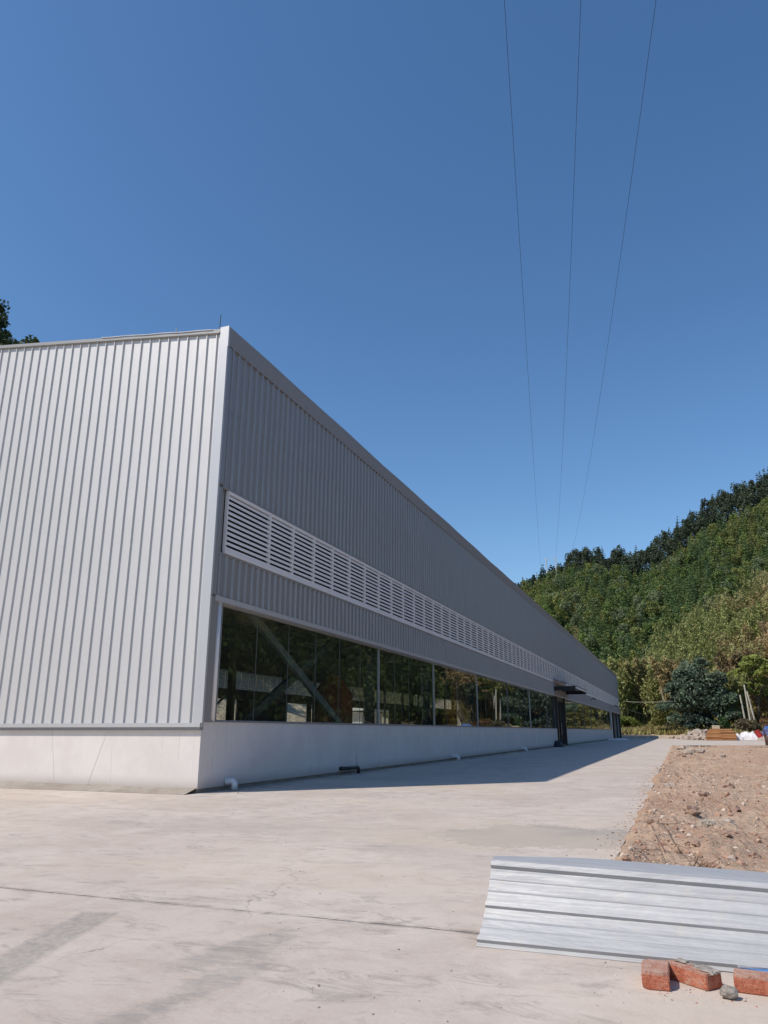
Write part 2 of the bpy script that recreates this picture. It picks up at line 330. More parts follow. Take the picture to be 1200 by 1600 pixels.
# value noise in numpy
def vnoise(x, y, seed=0):
    xi = np.floor(x).astype(np.int64); yi = np.floor(y).astype(np.int64); fx = x - xi; fy = y - yi
    fx = fx * fx * (3 - 2 * fx); fy = fy * fy * (3 - 2 * fy)
    def h(a, b):
        q = (a * 374761393 + b * 668265263 + seed * 974634777) & 0x7fffffff
        q = ((q ^ (q >> 13)) * 1274126177) & 0x7fffffff
        return ((q ^ (q >> 16)) & 0xffff) / 65535.0
    return (h(xi, yi) * (1 - fx) + h(xi + 1, yi) * fx) * (1 - fy) + (h(xi, yi + 1) * (1 - fx) + h(xi + 1, yi + 1) * fx) * fy
def fbm(x, y, oct=4, seed=0):
    s = 0; a = 1; t = 0
    for i in range(oct): s = s + a * vnoise(x * 2 ** i, y * 2 ** i, seed + i); t += a; a *= .5
    return s / t

# ---------------- terrain ----------------
AZ = [-180, -60, -20, -16, -12, -10.3, -8, -5.7, -3.2, -1.3, 1.1, 3.5, 5.8, 8, 12, 20, 60, 100, 180]
EL = [0, 2, 4, 5, 8.8, 9.8, 10.8, 11.5, 11.25, 11.2, 12.4, 13.9, 14.7, 15.6, 17, 18, 16, 10, 0]
def crest(az): return 300 * np.tan(np.radians(np.interp(az, AZ, EL))) + 1.05
def terrain(X, Y):
    X = np.asarray(X, float); Y = np.asarray(Y, float); r = np.hypot(X, Y); az = np.degrees(np.arctan2(X, Y))
    Hc = crest(az); t = np.clip((r - 135) / 165, 0, None)
    h = np.where(t < 1, Hc * t, Hc - (r - 300) * 0.12)
    h = np.maximum(h, 0) + (fbm(X / 22, Y / 22, 3, 3) - .5) * 7 * np.clip(t * 1.5, 0, 1) * np.clip((Hc - 0) / 30, 0, 1)
    bank = np.where(az > .5, np.interp(r, [100, 106, 116, 124, 136], [0, .12, .75, 1.1, 1.5]), np.interp(r, [117, 121, 128, 136, 146], [0, .12, .75, 1.2, 1.6])) * np.clip((Y - 70) / 30, 0, 1)
    right = np.clip(X - 27, 0, 90) * .34
    cap = np.interp(Y, [-60, -10, 55, 70, 76, 84, 130, 200], [20, 40, 51, 50.5, 47, 36, 24, 10])
    d = -36.0 - X
    left = np.where(d < 15, np.clip(d, 0, 15) * .34, 5.1 + (d - 15) * 1.45)
    left = np.minimum(left, cap) + (fbm(X / 6, Y / 6, 3, 9) - .5) * 3 * np.clip(d / 14, 0, 1)
    left = np.where(d > 0, left, 0) * np.clip((150 - Y) / 30, 0, 1) * np.clip((Y + 90) / 40, 0, 1)
    return np.maximum.reduce([h + 0 * X, bank, right * np.clip((Y + 80) / 60, 0, 1), left]) - .14
gx = np.unique(np.concatenate([np.arange(-160, -30, 2.5), np.arange(-30, 70, 2.0), np.arange(70, 200, 5), np.linspace(200, 2500, 24), -np.geomspace(160, 2500, 18)]))
gy = np.unique(np.concatenate([np.arange(-60, 140, 2.5), np.arange(140, 330, 4), np.linspace(330, 2600, 24), -np.geomspace(60, 2500, 18)]))
def grid(name, gx, gy, zf, mat, smooth=True):
    XX, YY = np.meshgrid(gx, gy); ZZ = zf(XX, YY); nx, ny = len(gx), len(gy)
    V = np.stack([XX, YY, ZZ], -1).reshape(-1, 3)
    i = (np.arange(ny - 1)[:, None] * nx + np.arange(nx - 1)[None]).ravel()
    F = np.stack([i, i + 1, i + nx + 1, i + nx], 1)
    me = bpy.data.meshes.new(name); me.vertices.add(len(V)); me.vertices.foreach_set('co', V.astype(np.float32).ravel())
    me.loops.add(F.size); me.loops.foreach_set('vertex_index', F.astype(np.int32).ravel())
    me.polygons.add(len(F)); me.polygons.foreach_set('loop_start', np.arange(0, F.size, 4, dtype=np.int32)); me.update(calc_edges=True)
    if smooth: me.polygons.foreach_set('use_smooth', np.ones(len(F), dtype=bool))
    return mesh_obj(name, me, mat)
tag(grid('ground', gx, gy, terrain, MT['ground']), kind='structure')

# concrete yard: broken edge against the dirt
edge = []
for y in np.concatenate([np.arange(5.6, 30, .16), np.arange(30, 62, .8)]):
    base = np.interp(y, [5, 7, 9, 11, 14.5, 18, 27, 39, 51, 62], [-.62, -.6, -.6, -.53, -.57, -.62, -.58, -.4, -.12, .15])
    edge.append((base + (random.random() - .5) * (.022 if y < 30 else .10) + .06 * (fbm(np.array(y * 1.3), np.array(0.), 3) - .5), y))
out = [(-46, -30), (34, -30), (34, 5.4), (-.58, 5.4)] + edge + [(.2, 62.5), (6, 63.2), (14, 62.6), (34, 63), (34, 94), (12, 95.2), (3, 95.8), (1.2, 101), (.2, 112), (-2, 118.5), (-7.0, 121.5), (-34, 121), (-34, 140), (-37, 140), (-46, 60)]
bm = bmesh.new(); tv = [bm.verts.new((x, y, 0)) for x, y in out]; bv = [bm.verts.new((x, y, -.10)) for x, y in out]
ftop = bm.faces.new(tv); n = len(out)
for i in range(n): bm.faces.new((tv[i], bv[i], bv[(i + 1) % n], tv[(i + 1) % n]))
bmesh.ops.triangulate(bm, faces=[ftop]); bmesh.ops.recalc_face_normals(bm, faces=bm.faces)
me = bpy.data.meshes.new('concrete_yard'); bm.to_mesh(me); bm.free(); tag(mesh_obj('concrete_yard', me, MT['conc']), kind='structure')

# dirt plot
def dirt_z(X, Y):
    near = np.clip(1.3 - Y / 60, .3, 1)
    z = -.05 + (fbm(X / 1.7, Y / 2.4, 4, 21) - .40) * .24 + (fbm(X / .28, Y / .28, 4, 5) - .5) * .13 * near + .03
    z += .07 * np.exp(-((X - .1) ** 2) / .25) * (fbm(X * 2, Y * 1.2, 3, 8))
    z = np.minimum(z, .15); z = z + .05 * np.exp(-((X + .5) / .22) ** 2) * (fbm(X * 3, Y * .9, 3, 77) * 1.2 - .1)
    lump = np.clip(vnoise(X / .16, Y / .16, 44) - .70, 0, 1) * .22 * near
    edgef = np.clip((X + .76 + .10 * (fbm(Y * 1.1, X * 0 + 2, 3, 91) - .5)) / .26, 0, 1)
    return np.where(edgef < 1, z * edgef - .09 * (1 - edgef), z) + lump * edgef
dx_ = np.concatenate([np.arange(-.8, 3.2, .04), np.geomspace(3.2, 34, 60)])
dy_ = np.concatenate([np.arange(5.42, 14, .05), np.arange(14, 30, .12), np.linspace(30, 64, 100)])
tag(grid('dirt', dx_, dy_, dirt_z, MT['dirt']), kind='structure')

# ---------------- factory ----------------
XW, Y0, Y1, XF, EAVE = -7.97, 11.70, 120.2, -33.2, 9.12
XR = (XW + XF) / 2; PITCHR = .142
def roofz(x): return EAVE - .1 + (XW - x) * PITCHR if x > XR else EAVE - .1 + (x - XF) * PITCHR
B = empty('factory_building', (XW, Y0, 0)); tag(B, 'long silver-grey corrugated metal factory with louvre band, ribbon windows and white plinth', 'factory')
BO = Vector((XW, Y0, 0))
def P(mb, name, mat, parent=None, smooth=False, bevel=0):
    """part of the building, given in world coordinates"""
    par = parent or B; off = BO if par is B else BO
    mb.v = [tuple(Vector(p) - off) for p in mb.v]
    return mb.build(name, mat, par, smooth, bevel)
PT = .245; RH = .030
def ribbed(length, zlo, zhi, to3, rows=1, rh=.030, sd_=.007, u0=.03):
    """zlo/zhi functions of u; to3(u,d,z) -> xyz ; d outward depth"""
    prof = []; u = u0
    while u < length - .1:
        prof += [(u, 0), (u + .15 - sd_, 0), (u + .15, rh), (u + .168, rh), (u + .168 + sd_, 0)]; u += PT
    prof = [(0, 0)] + [q for q in prof if q[0] > .01] + [(length, 0)]
    vv = []; ff = []; P2 = []
    for p in prof:
        if not P2 or p[0] > P2[-1][0] + 1e-4: P2.append(p)
    n = len(P2); U = np.array([p[0] for p in P2]); D = np.array([p[1] for p in P2]); lo = np.array([zlo(u) for u in U]); hi = np.array([zhi(u) for u in U])
    for j in range(rows + 1):
        f = j / rows; Zr = lo + (hi - lo) * f
        wb = (fbm(U / .7 + 3, Zr / 1.1, 3, 61) - .5) * .016 * (1 if rows > 1 else 0); db = (fbm(U / 1.9, Zr / 1.3 + 9, 3, 62) - .5) * .012 * (1 if rows > 1 else 0)
        wb[0] = wb[-1] = 0
        vv += [to3(U[i] + wb[i], D[i] + db[i], Zr[i]) for i in range(n)]
    for j in range(rows):
        for i in range(n - 1): ff.append((j * n + i, j * n + i + 1, (j + 1) * n + i + 1, (j + 1) * n + i))
    b = len(vv)
    for i in (0, n - 1): vv += [to3(U[i], -.02, lo[i]), to3(U[i], -.02, hi[i])]
    ff.append((b, b + 1, b + 3, b + 2))
    m = MB(); m.add(vv, ff); return m
LN = Y1 - Y0; WD = XW - XF
# end wall, facing the viewer
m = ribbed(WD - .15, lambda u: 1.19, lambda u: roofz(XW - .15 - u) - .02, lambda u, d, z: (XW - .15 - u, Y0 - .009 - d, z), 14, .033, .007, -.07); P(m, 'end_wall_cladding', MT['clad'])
# long wall: upper in two lapped rows, lower band
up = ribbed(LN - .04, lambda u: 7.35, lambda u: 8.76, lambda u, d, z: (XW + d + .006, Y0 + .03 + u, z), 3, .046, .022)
m2 = ribbed(LN - .04, lambda u: 5.70, lambda u: 7.40, lambda u, d, z: (XW + d, Y0 + .03 + u, z), 3, .046, .022); up.add(m2.v, m2.f); P(up, 'upper_cladding', MT['clad_shade'])
m = ribbed(LN - .04, lambda u: 3.52, lambda u: 4.34, lambda u, d, z: (XW + d, Y0 + .03 + u, z), 2, .046, .022); P(m, 'lower_cladding', MT['clad_shade'])
# far end and rear
m = ribbed(WD, lambda u: 0.0, lambda u: roofz(XW - u) - .02, lambda u, d, z: (XW - u, Y1 + d, z)); P(m, 'far_end_cladding', MT['clad'])
for za, zb in ((5.7, 9.0), (3.5, 4.3)):
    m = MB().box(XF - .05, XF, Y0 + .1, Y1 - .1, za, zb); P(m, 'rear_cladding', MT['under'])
# fascia with slightly irregular upper edge
m = MB(); yy = np.arange(Y0 + .001, Y1 + .1, 1.5); vv = []; ff = []
for i, y in enumerate(yy):
    w_ = .012 * math.sin(i * 1.9) + .01 * math.sin(i * .7)
    vv += [(XW + .05, y, 8.74), (XW + .07, y, 9.15 + w_), (XW - .35, y, 9.19 + w_), (XW - .35, y, 8.9)]
for i in range(len(yy) - 1):
    a = i * 4
    for q in range(4): ff.append((a + q, a + 4 + q, a + 4 + (q + 1) % 4, a + (q + 1) % 4))
ff += [(0, 1, 2, 3), (len(vv) - 4, len(vv) - 1, len(vv) - 2, len(vv) - 3)]; m.add(vv, ff); P(m, 'eave_fascia', MT['fascia'])
# roof
m = MB()
for xa, xb in ((XW - .36, XR), (XR, XF - .2)):
    za, zb = roofz(xa) + .03, roofz(xb) + .03
    m.add([(xa, Y0 - .03, za), (xb, Y0 - .03, zb), (xb, Y1 + .1, zb), (xa, Y1 + .1, za), (xa, Y0 - .03, za - .05), (xb, Y0 - .03, zb - .05), (xb, Y1 + .1, zb - .05), (xa, Y1 + .1, za - .05)],
          [(0, 1, 2, 3), (4, 7, 6, 5), (0, 4, 5, 1), (1, 5, 6, 2), (2, 6, 7, 3), (3, 7, 4, 0)])
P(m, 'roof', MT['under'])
m = MB(); zt = roofz(XW - .33)
m.add([(XW - .16, Y0 - .07, zt - .03), (XR, Y0 - .07, roofz(XR) - .03), (XR, Y0 - .07, roofz(XR) + .045), (XW - .16, Y0 - .07, zt + .045),
       (XW - .33, Y0 + .1, zt - .08), (XR, Y0 + .1, roofz(XR) - .08), (XR, Y0 + .1, roofz(XR) + .09), (XW - .33, Y0 + .1, zt + .09)],
      [(0, 1, 2, 3), (4, 7, 6, 5), (3, 2, 6, 7), (0, 4, 5, 1), (0, 3, 7, 4), (1, 5, 6, 2)])
P(m, 'verge_trim', MT['verge'])
# corner flashing (L shape, runs full height of the cladding)
m = MB().box(XW - .15, XW + .06, Y0 - .052, Y0, 8.70, 9.17); m.box(XW - .15, XW + .047, Y0 - .052, Y0, 1.19, 8.70); P(m, 'corner_flashing', MT['flash'])
m = MB().box(XW - .02, XW + .047, Y0 + .001, Y0 + .14, 5.725, 8.715); P(m, 'corner_flashing', MT['clad_shade'])
m = MB().box(XW - .30, XW - .04, Y0 + .001, Y0 + .33, 3.5, 5.69); m.box(XW - .04, XW + .046, Y0 + .001, Y0 + .13, 3.525, 5.66); P(m, 'corner_flashing', MT['clad_shade'])
m = MB().box(XW - .30, XW + .02, Y0 + .001, Y0 + .26, 1.2, 3.499); P(m, 'corner_flashing', MT['clad_shade'])
# drip trims
m = MB().box(XF, XW + .02, Y0 - .075, Y0 + .05, 1.115, 1.19); P(m, 'base_trim', MT['flash'])
m = MB().box(XF, XW + .01, Y0 - .04, Y0 + .05, 1.06, 1.114); P(m, 'base_trim', MT['fascia'])
m = MB().box(XW - .08, XW + .05, Y0 + .14, Y1, 3.42, 3.52); P(m, 'window_head_trim', MT['flash'])
m = MB().box(XW - .02, XW + .03, Y0 + .14, Y1, 4.34, 4.38); m.box(XW - .02, XW + .035, Y0 + .14, Y1, 5.67, 5.72); P(m, 'louvre_trim', MT['fascia'])
# plinth
PE = 104.2; D0, D1 = 55.2, 59.4
m = MB().box(XF, XW - .26, Y0 + .02, Y0 + .26, .07, 1.06); m.box(XW - .26, XW - .01, Y0 + .02, D0, .07, 1.205); m.box(XW - .26, XW - .01, D1, PE, .07, 1.205)
m.box(XF, XF + .2, Y0 + .27, Y1, .07, 1.2); P(m, 'plinth', MT['plaster'])
m = MB().box(XF, XW - .05, Y0 + .06, Y0 + .3, -.05, .07); m.box(XW - .3, XW - .05, Y0 + .3, PE, -.05, .07); P(m, 'footing', MT['foot'])
m = MB().box(XW - .28, XW + .012, Y0 + .27, D0, 1.206, 1.222); m.box(XW - .28, XW + .012, D1, PE, 1.206, 1.222); P(m, 'window_sill', MT['fascia'])
# skim of mortar the builders left along the foot of the end wall
vv = []; ff = []; xs = np.arange(XF, XW + .01, .3)
for i, x in enumerate(xs):
    q = .16 + .10 * fbm(np.array(x), np.array(2.), 3, 4); k_ = .07 + .05 * fbm(np.array(x * .8), np.array(5.), 2, 7) + (XW - x) * .006
    vv += [(x, Y0 + .055, k_), (x, Y0 - q * .4, k_ * .55), (x, Y0 - q * 1.4, .003)]
for i in range(len(xs) - 1):
    a = 3 * i
    ff += [(a, a + 1, a + 4, a + 3), (a + 1, a + 2, a + 5, a + 4)]
P(MB().add(vv, ff), 'mortar_skirt', MT['foot'], smooth=True)
# floor slab inside
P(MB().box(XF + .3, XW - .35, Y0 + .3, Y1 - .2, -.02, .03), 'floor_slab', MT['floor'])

# louvre panels
def louvre(width):
    m = MB(); h0, h1 = 4.385, 5.665; w2 = .022
    for y in (0, width): m.box(XW - .03, XW + .045, y - w2 + (w2 if y == 0 else 0), y + (w2 if y == 0 else 0), h0, h1)
    m.box(XW - .03, XW + .043, w2, width - w2, h0, h0 + .07); m.box(XW - .03, XW + .043, w2, width - w2, h1 - .06, h1)
    n = 11; p = (h1 - h0 - .13) / n
    for i in range(n):
        z = h0 + .075 + i * p
        m.add([(XW + .034, w2, z), (XW + .034, width - w2, z), (XW + .030, width - w2, z + .062), (XW + .030, w2, z + .062),
               (XW - .022, w2, z + .082), (XW - .022, width - w2, z + .082)], [(0, 1, 2, 3), (3, 2, 5, 4), (0, 4, 5, 1), (0, 3, 4), (1, 5, 2)])
    return m
first = P(louvre(1.72), 'louvre_panel', MT['louv']); first.location = (0, Y0 + .34, 0)
for p_ in first.data.vertices: p_.co.y += Y0
first.location.y = .35
lp = P(louvre(1.095), 'louvre_panel', MT['louv'])
for p_ in lp.data.vertices: p_.co.y += Y0
y = .35 + 1.72; k = 0
while y + 1.1 < LN and k < 98:
    o = lp if k == 0 else lp.copy()
    if k: COL.objects.link(o); o.parent = B
    o.location = (0, y + .002, 0); y += 1.1; k += 1

# rear louvre panels and rear windows seen through the glass
m = MB()
for y in np.arange(Y0 + .3, Y1 - 1, 1.2):
    m.box(XF + .0, XF + .05, y, y + .06, 4.3, 5.7)
    for i in range(9):
        m.box(XF + .005, XF + .045, y + .06, y + 1.2, 4.36 + i * .15, 4.42 + i * .15)
P(m, 'rear_louvre_band', MT['louv_dim'])

# columns, rafters, braces
FR = [12.35, 20.75, 26.2, 32.6, 39.0, 45.4, 51.8, 60.3, 66.7, 73.1, 79.5, 85.9, 92.3, 98.7, 105.1, 111.5, 117.9]
for y in FR:
    for x, nm in ((XW - .40, 'column'), (XF + .5, 'column')):
        m = MB().box(x - .11, x + .11, y - .10, y - .088, .0, 8.7); m.box(x - .11, x + .11, y + .088, y + .10, 0, 8.7); m.box(x - .006, x + .006, y - .088, y + .088, 0, 8.7); P(m, nm, MT['steel'])
    for xa, xb in ((XW - .5, XR), (XF + .5, XR)):
        P(MB().bar((xa, y, roofz(xa) - .45), (xb, y, roofz(xb) - .35), .2, .55), 'rafter', MT['steel'])
for y in FR[1::2]: P(MB().box(XR - .15, XR + .15, y - .15, y + .15, 0, roofz(XR) - .5), 'column', MT['steel'])
for x in np.arange(XW - 1.5, XF + .5, -1.5):
    P(MB().box(x - .04, x + .04, Y0 + .3, Y1 - .2, roofz(x) - .19, roofz(x) - .04), 'purlin', MT['frame'])
ya, yb = 12.45, 20.65
P(MB().bar((XW - .58, ya, 4.35), (XW - .58, yb, .45), .10, .19), 'brace', MT['brace']); P(MB().bar((XW - .72, ya, .3), (XW - .72, yb, 4.35), .10, .19), 'brace', MT['machd'])
for i in (2, 5, 13):
    P(MB().bar((XF + .6, FR[i] + .1, .5), (XF + .6, FR[i + 1] - .1, 4.2), .1, .16), 'brace', MT['steel'])
# solid infill on the rear wall between openings
m = MB()
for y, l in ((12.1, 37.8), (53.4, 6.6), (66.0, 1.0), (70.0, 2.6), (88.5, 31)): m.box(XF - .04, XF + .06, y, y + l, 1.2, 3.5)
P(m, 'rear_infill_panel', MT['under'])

# front ribbon window: bays of glass panes
def window(ya, yb):
    fr = MB(); fr.box(XW - .16, XW - .09, ya, ya + .025, 1.223, 3.42); fr.box(XW - .16, XW - .09, yb - .025, yb, 1.223, 3.42)
    fr.box(XW - .16, XW - .09, ya + .025, yb - .025, 1.223, 1.245); fr.box(XW - .16, XW - .09, ya + .025, yb - .025, 3.39, 3.42)
    n = max(1, round((yb - ya) / 1.45)); s = (yb - ya) / n
    gk = MB()
    for i in range(1, n): gk.box(XW - .124, XW - .114, ya + i * s - .006, ya + i * s + .006, 1.245, 3.39)
    f = P(fr, 'window', MT['frame']); P(gk, 'gasket', MT['gask'], f)
    if ya > 44 or 27 < ya < 38: f.data.materials.clear(); f.data.materials.append(MT['gask'])
    g = MB()
    for i in range(n):
        a, b = ya + i * s + (.026 if i == 0 else .007), ya + (i + 1) * s - (.026 if i == n - 1 else .007); t = .0025 * random.uniform(-1, 1)
        g.add([(XW - .122 + t, a, 1.246), (XW - .122 - t, b, 1.246), (XW - .122 - t, b, 3.389), (XW - .122 + t, a, 3.389), (XW - .116 + t, a, 1.246), (XW - .116 - t, b, 1.246), (XW - .116 - t, b, 3.389), (XW - .116 + t, a, 3.389)],
              [(0, 3, 2, 1), (4, 5, 6, 7), (0, 1, 5, 4), (1, 2, 6, 5), (2, 3, 7, 6), (3, 0, 4, 7)])
    P(g, 'glass', MT['glass'], f)
bays = [(12.28, 20.72), (20.72, 26.2), (26.2, 32.6), (32.6, 39.0), (39.0, 45.4), (45.4, 51.8), (51.8, 55.15), (59.45, 66.7), (66.7, 73.1), (73.1, 79.5), (79.5, 85.9), (85.9, 92.3), (92.3, 98.7), (98.7, 104.1)]
for a, b in bays: window(a, b)
# round white post at the first window jamb
P(MB().tube([(XW - .045, 12.08, 1.223), (XW - .045, 12.08, 3.42)], .062, 14), 'window_post', MT['louv'], smooth=True)
# door: black framed full height
m = MB(); H_ = 3.42
for y in (D0 + .10, D1 - .10): m.box(XW - .2, XW + .10, y - .10, y + .10, .0, H_)
m.box(XW - .15, XW, D0 + .2, D1 - .2, 3.1, H_); m.box(XW - .15, XW, (D0 + D1) / 2 - .05, (D0 + D1) / 2 + .05, 0, 3.1)
dr = P(m, 'door', MT['black']); g = MB().box(XW - .09, XW - .08, D0 + .2, (D0 + D1) / 2 - .05, .05, 3.1); g.box(XW - .09, XW - .08, (D0 + D1) / 2 + .05, D1 - .2, .05, 3.1); P(g, 'glass', MT['glass'], dr)
P(MB().tube([(XW + .05, 57.1, .8), (XW + .05, 57.1, 1.6)], .02, 8), 'handle', MT['frame'], dr)
# canopy over the door
m = MB().box(XW + .04, -6.45, 54.5, 54.7, 3.78, 4.08); m.box(XW + .04, -6.4, 60.6, 60.8, 3.78, 4.08)
for y in (56.5, 58.6): m.box(XW + .04, -6.5, y - .04, y + .04, 3.9, 3.98)
cn = P(m, 'canopy', MT['black']); P(MB().box(-6.45, -6.38, 54.7, 60.6, 3.92, 4.02), 'canopy_edge', MT['louv'], cn)
m = MB(); m.add([(XW + .05, 54.45, 4.62), (-6.35, 54.45, 4.085), (-6.35, 60.85, 4.085), (XW + .05, 60.85, 4.62), (XW + .05, 54.45, 4.60), (-6.35, 54.45, 4.065), (-6.35, 60.85, 4.065), (XW + .05, 60.85, 4.60)],
      [(0, 1, 2, 3), (4, 7, 6, 5), (0, 4, 5, 1), (1, 5, 6, 2), (2, 6, 7, 3), (3, 7, 4, 0)]); P(m, 'canopy_glass', MT['cglass'], cn)
# far open passage with its posts
P(MB().box(XW - .25, XW - .02, 104.25, 104.8, 0, 3.42), 'post', MT['louv']); P(MB().box(XW - .12, XW + .12, 105.6, 106.5, 0, 3.42), 'post', MT['black']); P(MB().box(XW - .2, XW - .02, Y1 - .25, Y1 - .05, 0, 3.42), 'post', MT['black'])
# wall lamps on the lower band
def wall_lamp(y, s):
    m = MB().bar((XW + .03, y, 3.98), (XW + .45 * s, y, 4.18), .05, .05); m.bar((XW + .35 * s, y - .22 * s, 4.22), (XW + .62 * s, y - .22 * s, 4.02), .45 * s, .10); P(m, 'wall_lamp', MT['black'])
wall_lamp(78.5, 1.0); wall_lamp(103, 1.7)
# drain elbows through the foot of the long wall
def elbow(y, mat, reach=.17, r=.052, z=.125, run=0.0):
    pts = [(XW - .05, y - run, z), (XW + reach * .4, y - run, z)]
    if run: pts = [(XW - .03, y - run, z), (XW + .10, y - run + .02, z), (XW + .14, y - run * .5, z), (XW + .16, y - .06, z)]; c0 = (XW + .16, y)
    for a in np.linspace(0, 90, 6):
        a = R_(a)
        if run: pts.append((XW + .16, y + .06 * math.sin(a), z - .06 * (1 - math.cos(a))))
        else: pts.append((XW + reach * .4 + .07 * math.sin(a), y, z - .07 * (1 - math.cos(a))))
    pts.append((pts[-1][0], pts[-1][1], .004))
    m = MB().tube(pts, r, 14); m.tube([Vector(pts[0]) + Vector((.06, 0, 0)), Vector(pts[0]) + Vector((.10, 0, 0))], r * 1.22, 14)
    P(m, 'drain_pipe', mat, smooth=True)
elbow(12.62, MT['pvc'], .3, .06, .15); elbow(18.55, MT['dpipe'], run=.75, r=.042, z=.15); elbow(27.9, MT['pvc'], .5, .065, .15); elbow(41.4, MT['pvc'], .55, .07, .16)
# lightning rod and roof-edge cable
P(MB().tube([(XW - .22, Y0 + .02, 9.12), (XW - .20, Y0 + .0, 9.52)], .009, 6), 'lightning_rod', MT['steel'])
pts = [(XW - .25, Y0 - .06, 9.13)]
for i in range(22):
    x = XW - .35 - i * .14; pts.append((x, Y0 - .08, roofz(x) + .07 + .006 * math.sin(i * .9)))
P(MB().tube(pts, .009, 5), 'roof_edge_cable', MT['white'])
m = MB(); x = XW - 1.25; m.tube([(x, Y0 - .08, roofz(x) + .06), (x, Y0 - .08, roofz(x) + .17)], .012, 5); P(m, 'cable_clip', MT['fascia'])

# machines inside; the white one stands outdoors, put there so daylight brightens it
def thing_mb(name, parts, loc, label, cat, rz=0, group=None):
    t = empty(name, loc, rz); tag(t, label, cat, group)
    for nm, mb, mat in parts: mb.build(nm, mat, t, bevel=0)
    return t
tb = MB().box(-1.6, 1.6, -4.4, 2.6, -.6, 2.2); lid = MB().box(-2.1, 2.1, -5.2, 4.6, 2.4, 2.72); lg = MB()
for sx in (-1.5, 1.5):
    for sy in (-3.3, 2.5, 4.0): lg.box(sx - .08, sx + .08, sy - .08, sy + .08, 2.2 if sy < 3 else -.6, 2.4)
pn = MB().box(-1.55, 1.55, 2.7, 3.9, -.6, .9)
thing_mb('machine_standin', [('wall', tb, MT['machw']), ('roof', lid, MT['machw']), ('frame', lg, MT['steel']), ('side_panel', pn, MT['machd'])], (-38.6, 93.5, float(terrain(np.array([-38.6]), np.array([93.5]))[0]) + .35), 'low white shed with flat overhanging roof, put outdoors for daylight in place of a machine, seen through the rear opening', 'machine_standin')
m1 = MB().tube([(0, 0, 0), (0, 0, 2.4)], .8, 20); m2 = MB().tube([(0, 0, 2.4), (0, 0, 3.1)], [.8, .25], 20); m3 = MB().tube([(0, 0, 3.1), (.0, 0, 3.6)], .15, 10)
thing_mb('tank', [('body', m1, MT['machr']), ('cone', m2, MT['machr']), ('pipe', m3, MT['steel'])], (-12.6, 27.3, .035), 'rust-red upright tank behind the window beside the white machine', 'tank')
m1 = MB().box(-.6, .6, -.9, .9, 0, 1.1); m2 = MB()
for sy in (-.7, 0, .7): m2.box(-.5, .5, sy - .05, sy + .05, 1.1, 1.9)
m2.box(-.5, .5, -.8, .8, 1.9, 1.98)
thing_mb('workbench', [('cabinet', m1, MT['machd']), ('rack', m2, MT['steel'])], (-12.6, 21.9, .035), 'dark workbench with open rack behind the first window', 'workbench')

# ---------------- vegetation builders (numpy) ----------------
def leafquads(C_, size, col, aspect=1.6, up=0.0, jit=.35, droop=None):
    n = len(C_); d = rng.normal(size=(n, 3)); d[:, 2] *= (1 - up)
    if droop is not None: d = d * .5 + droop
    d /= np.linalg.norm(d, axis=1, keepdims=True) + 1e-9
    e = np.cross(d, rng.normal(size=(n, 3))); e /= np.linalg.norm(e, axis=1, keepdims=True) + 1e-9
    s = np.asarray(size) * rng.uniform(1 - jit, 1 + jit, n); a = d * (s * aspect / 2)[:, None]; b = e * (s / 2)[:, None]
    V = np.stack([C_ - a, C_ + b * .9 - a * .1, C_ + a, C_ - b * .9 - a * .1], 1).reshape(-1, 3)
    c = np.asarray(col) * rng.uniform(.75, 1.25, (n, 1)) * rng.uniform(.94, 1.06, (n, 3))
    return V, np.clip(c, 0, 1)
class Acc:
    def __init__(s): s.V = []; s.c = []
    def add(s, V, c): s.V.append(V); s.c.append(c)
    def build(s, name, mat, parent=None, origin=None):
        V = np.concatenate(s.V); c = np.concatenate(s.c)
        if origin is not None: V = V - np.asarray(origin)
        return quads_mesh(name, V, mat, c, parent)
def conifer(x, y, z, h, r, n, size, col):
    t = rng.beta(1.0, 1.5, n); nl = max(5, int(h / .8)); t = (np.floor(t * nl) + rng.uniform(0, .55, n)) / nl
    t = np.clip(t, 0, .985); rad = r * (1 - t) ** .8 * np.sqrt(rng.uniform(.12, 1, n)); a = rng.uniform(0, 2 * np.pi, n)
    st = 1 + .25 * np.sin(a * 5 + t * 40)
    C_ = np.stack([x + rad * st * np.cos(a), y + rad * st * np.sin(a), z + h * (.12 + .88 * t) - rad * .22], 1)
    dr = np.stack([np.cos(a), np.sin(a), -.15 + 0 * a], 1)
    return leafquads(C_, size * (1.15 - .5 * t), col, 2.0, 0, .3, dr)
def crown(x, y, z, rx, ry, rz, k, n, size, col, aspect=1.5, clump=.33):
    u = rng.normal(size=(k, 3)); u /= np.linalg.norm(u, axis=1, keepdims=True); u[:, 2] = np.where(u[:, 2] < -.5, -u[:, 2], u[:, 2])
    rr = rng.uniform(.5, .98, (k, 1)); CC = u * rr * (1 - clump * .6)
    cs = clump * rng.uniform(.6, 1.3, k); idx = rng.integers(0, k, n)
    d = rng.normal(size=(n, 3)); d /= np.linalg.norm(d, axis=1, keepdims=True); d[:, 2] = np.where(rng.random(n) < .6, np.abs(d[:, 2]), d[:, 2])
    p = (CC[idx] + d * (cs[idx] * rng.uniform(.75, 1.05, n))[:, None]) * np.array([rx, ry, rz]) + np.array([x, y, z])
    tone = rng.uniform(.75, 1.25, k)[idx][:, None]
    return leafquads(p, size, np.asarray(col) * tone, aspect)
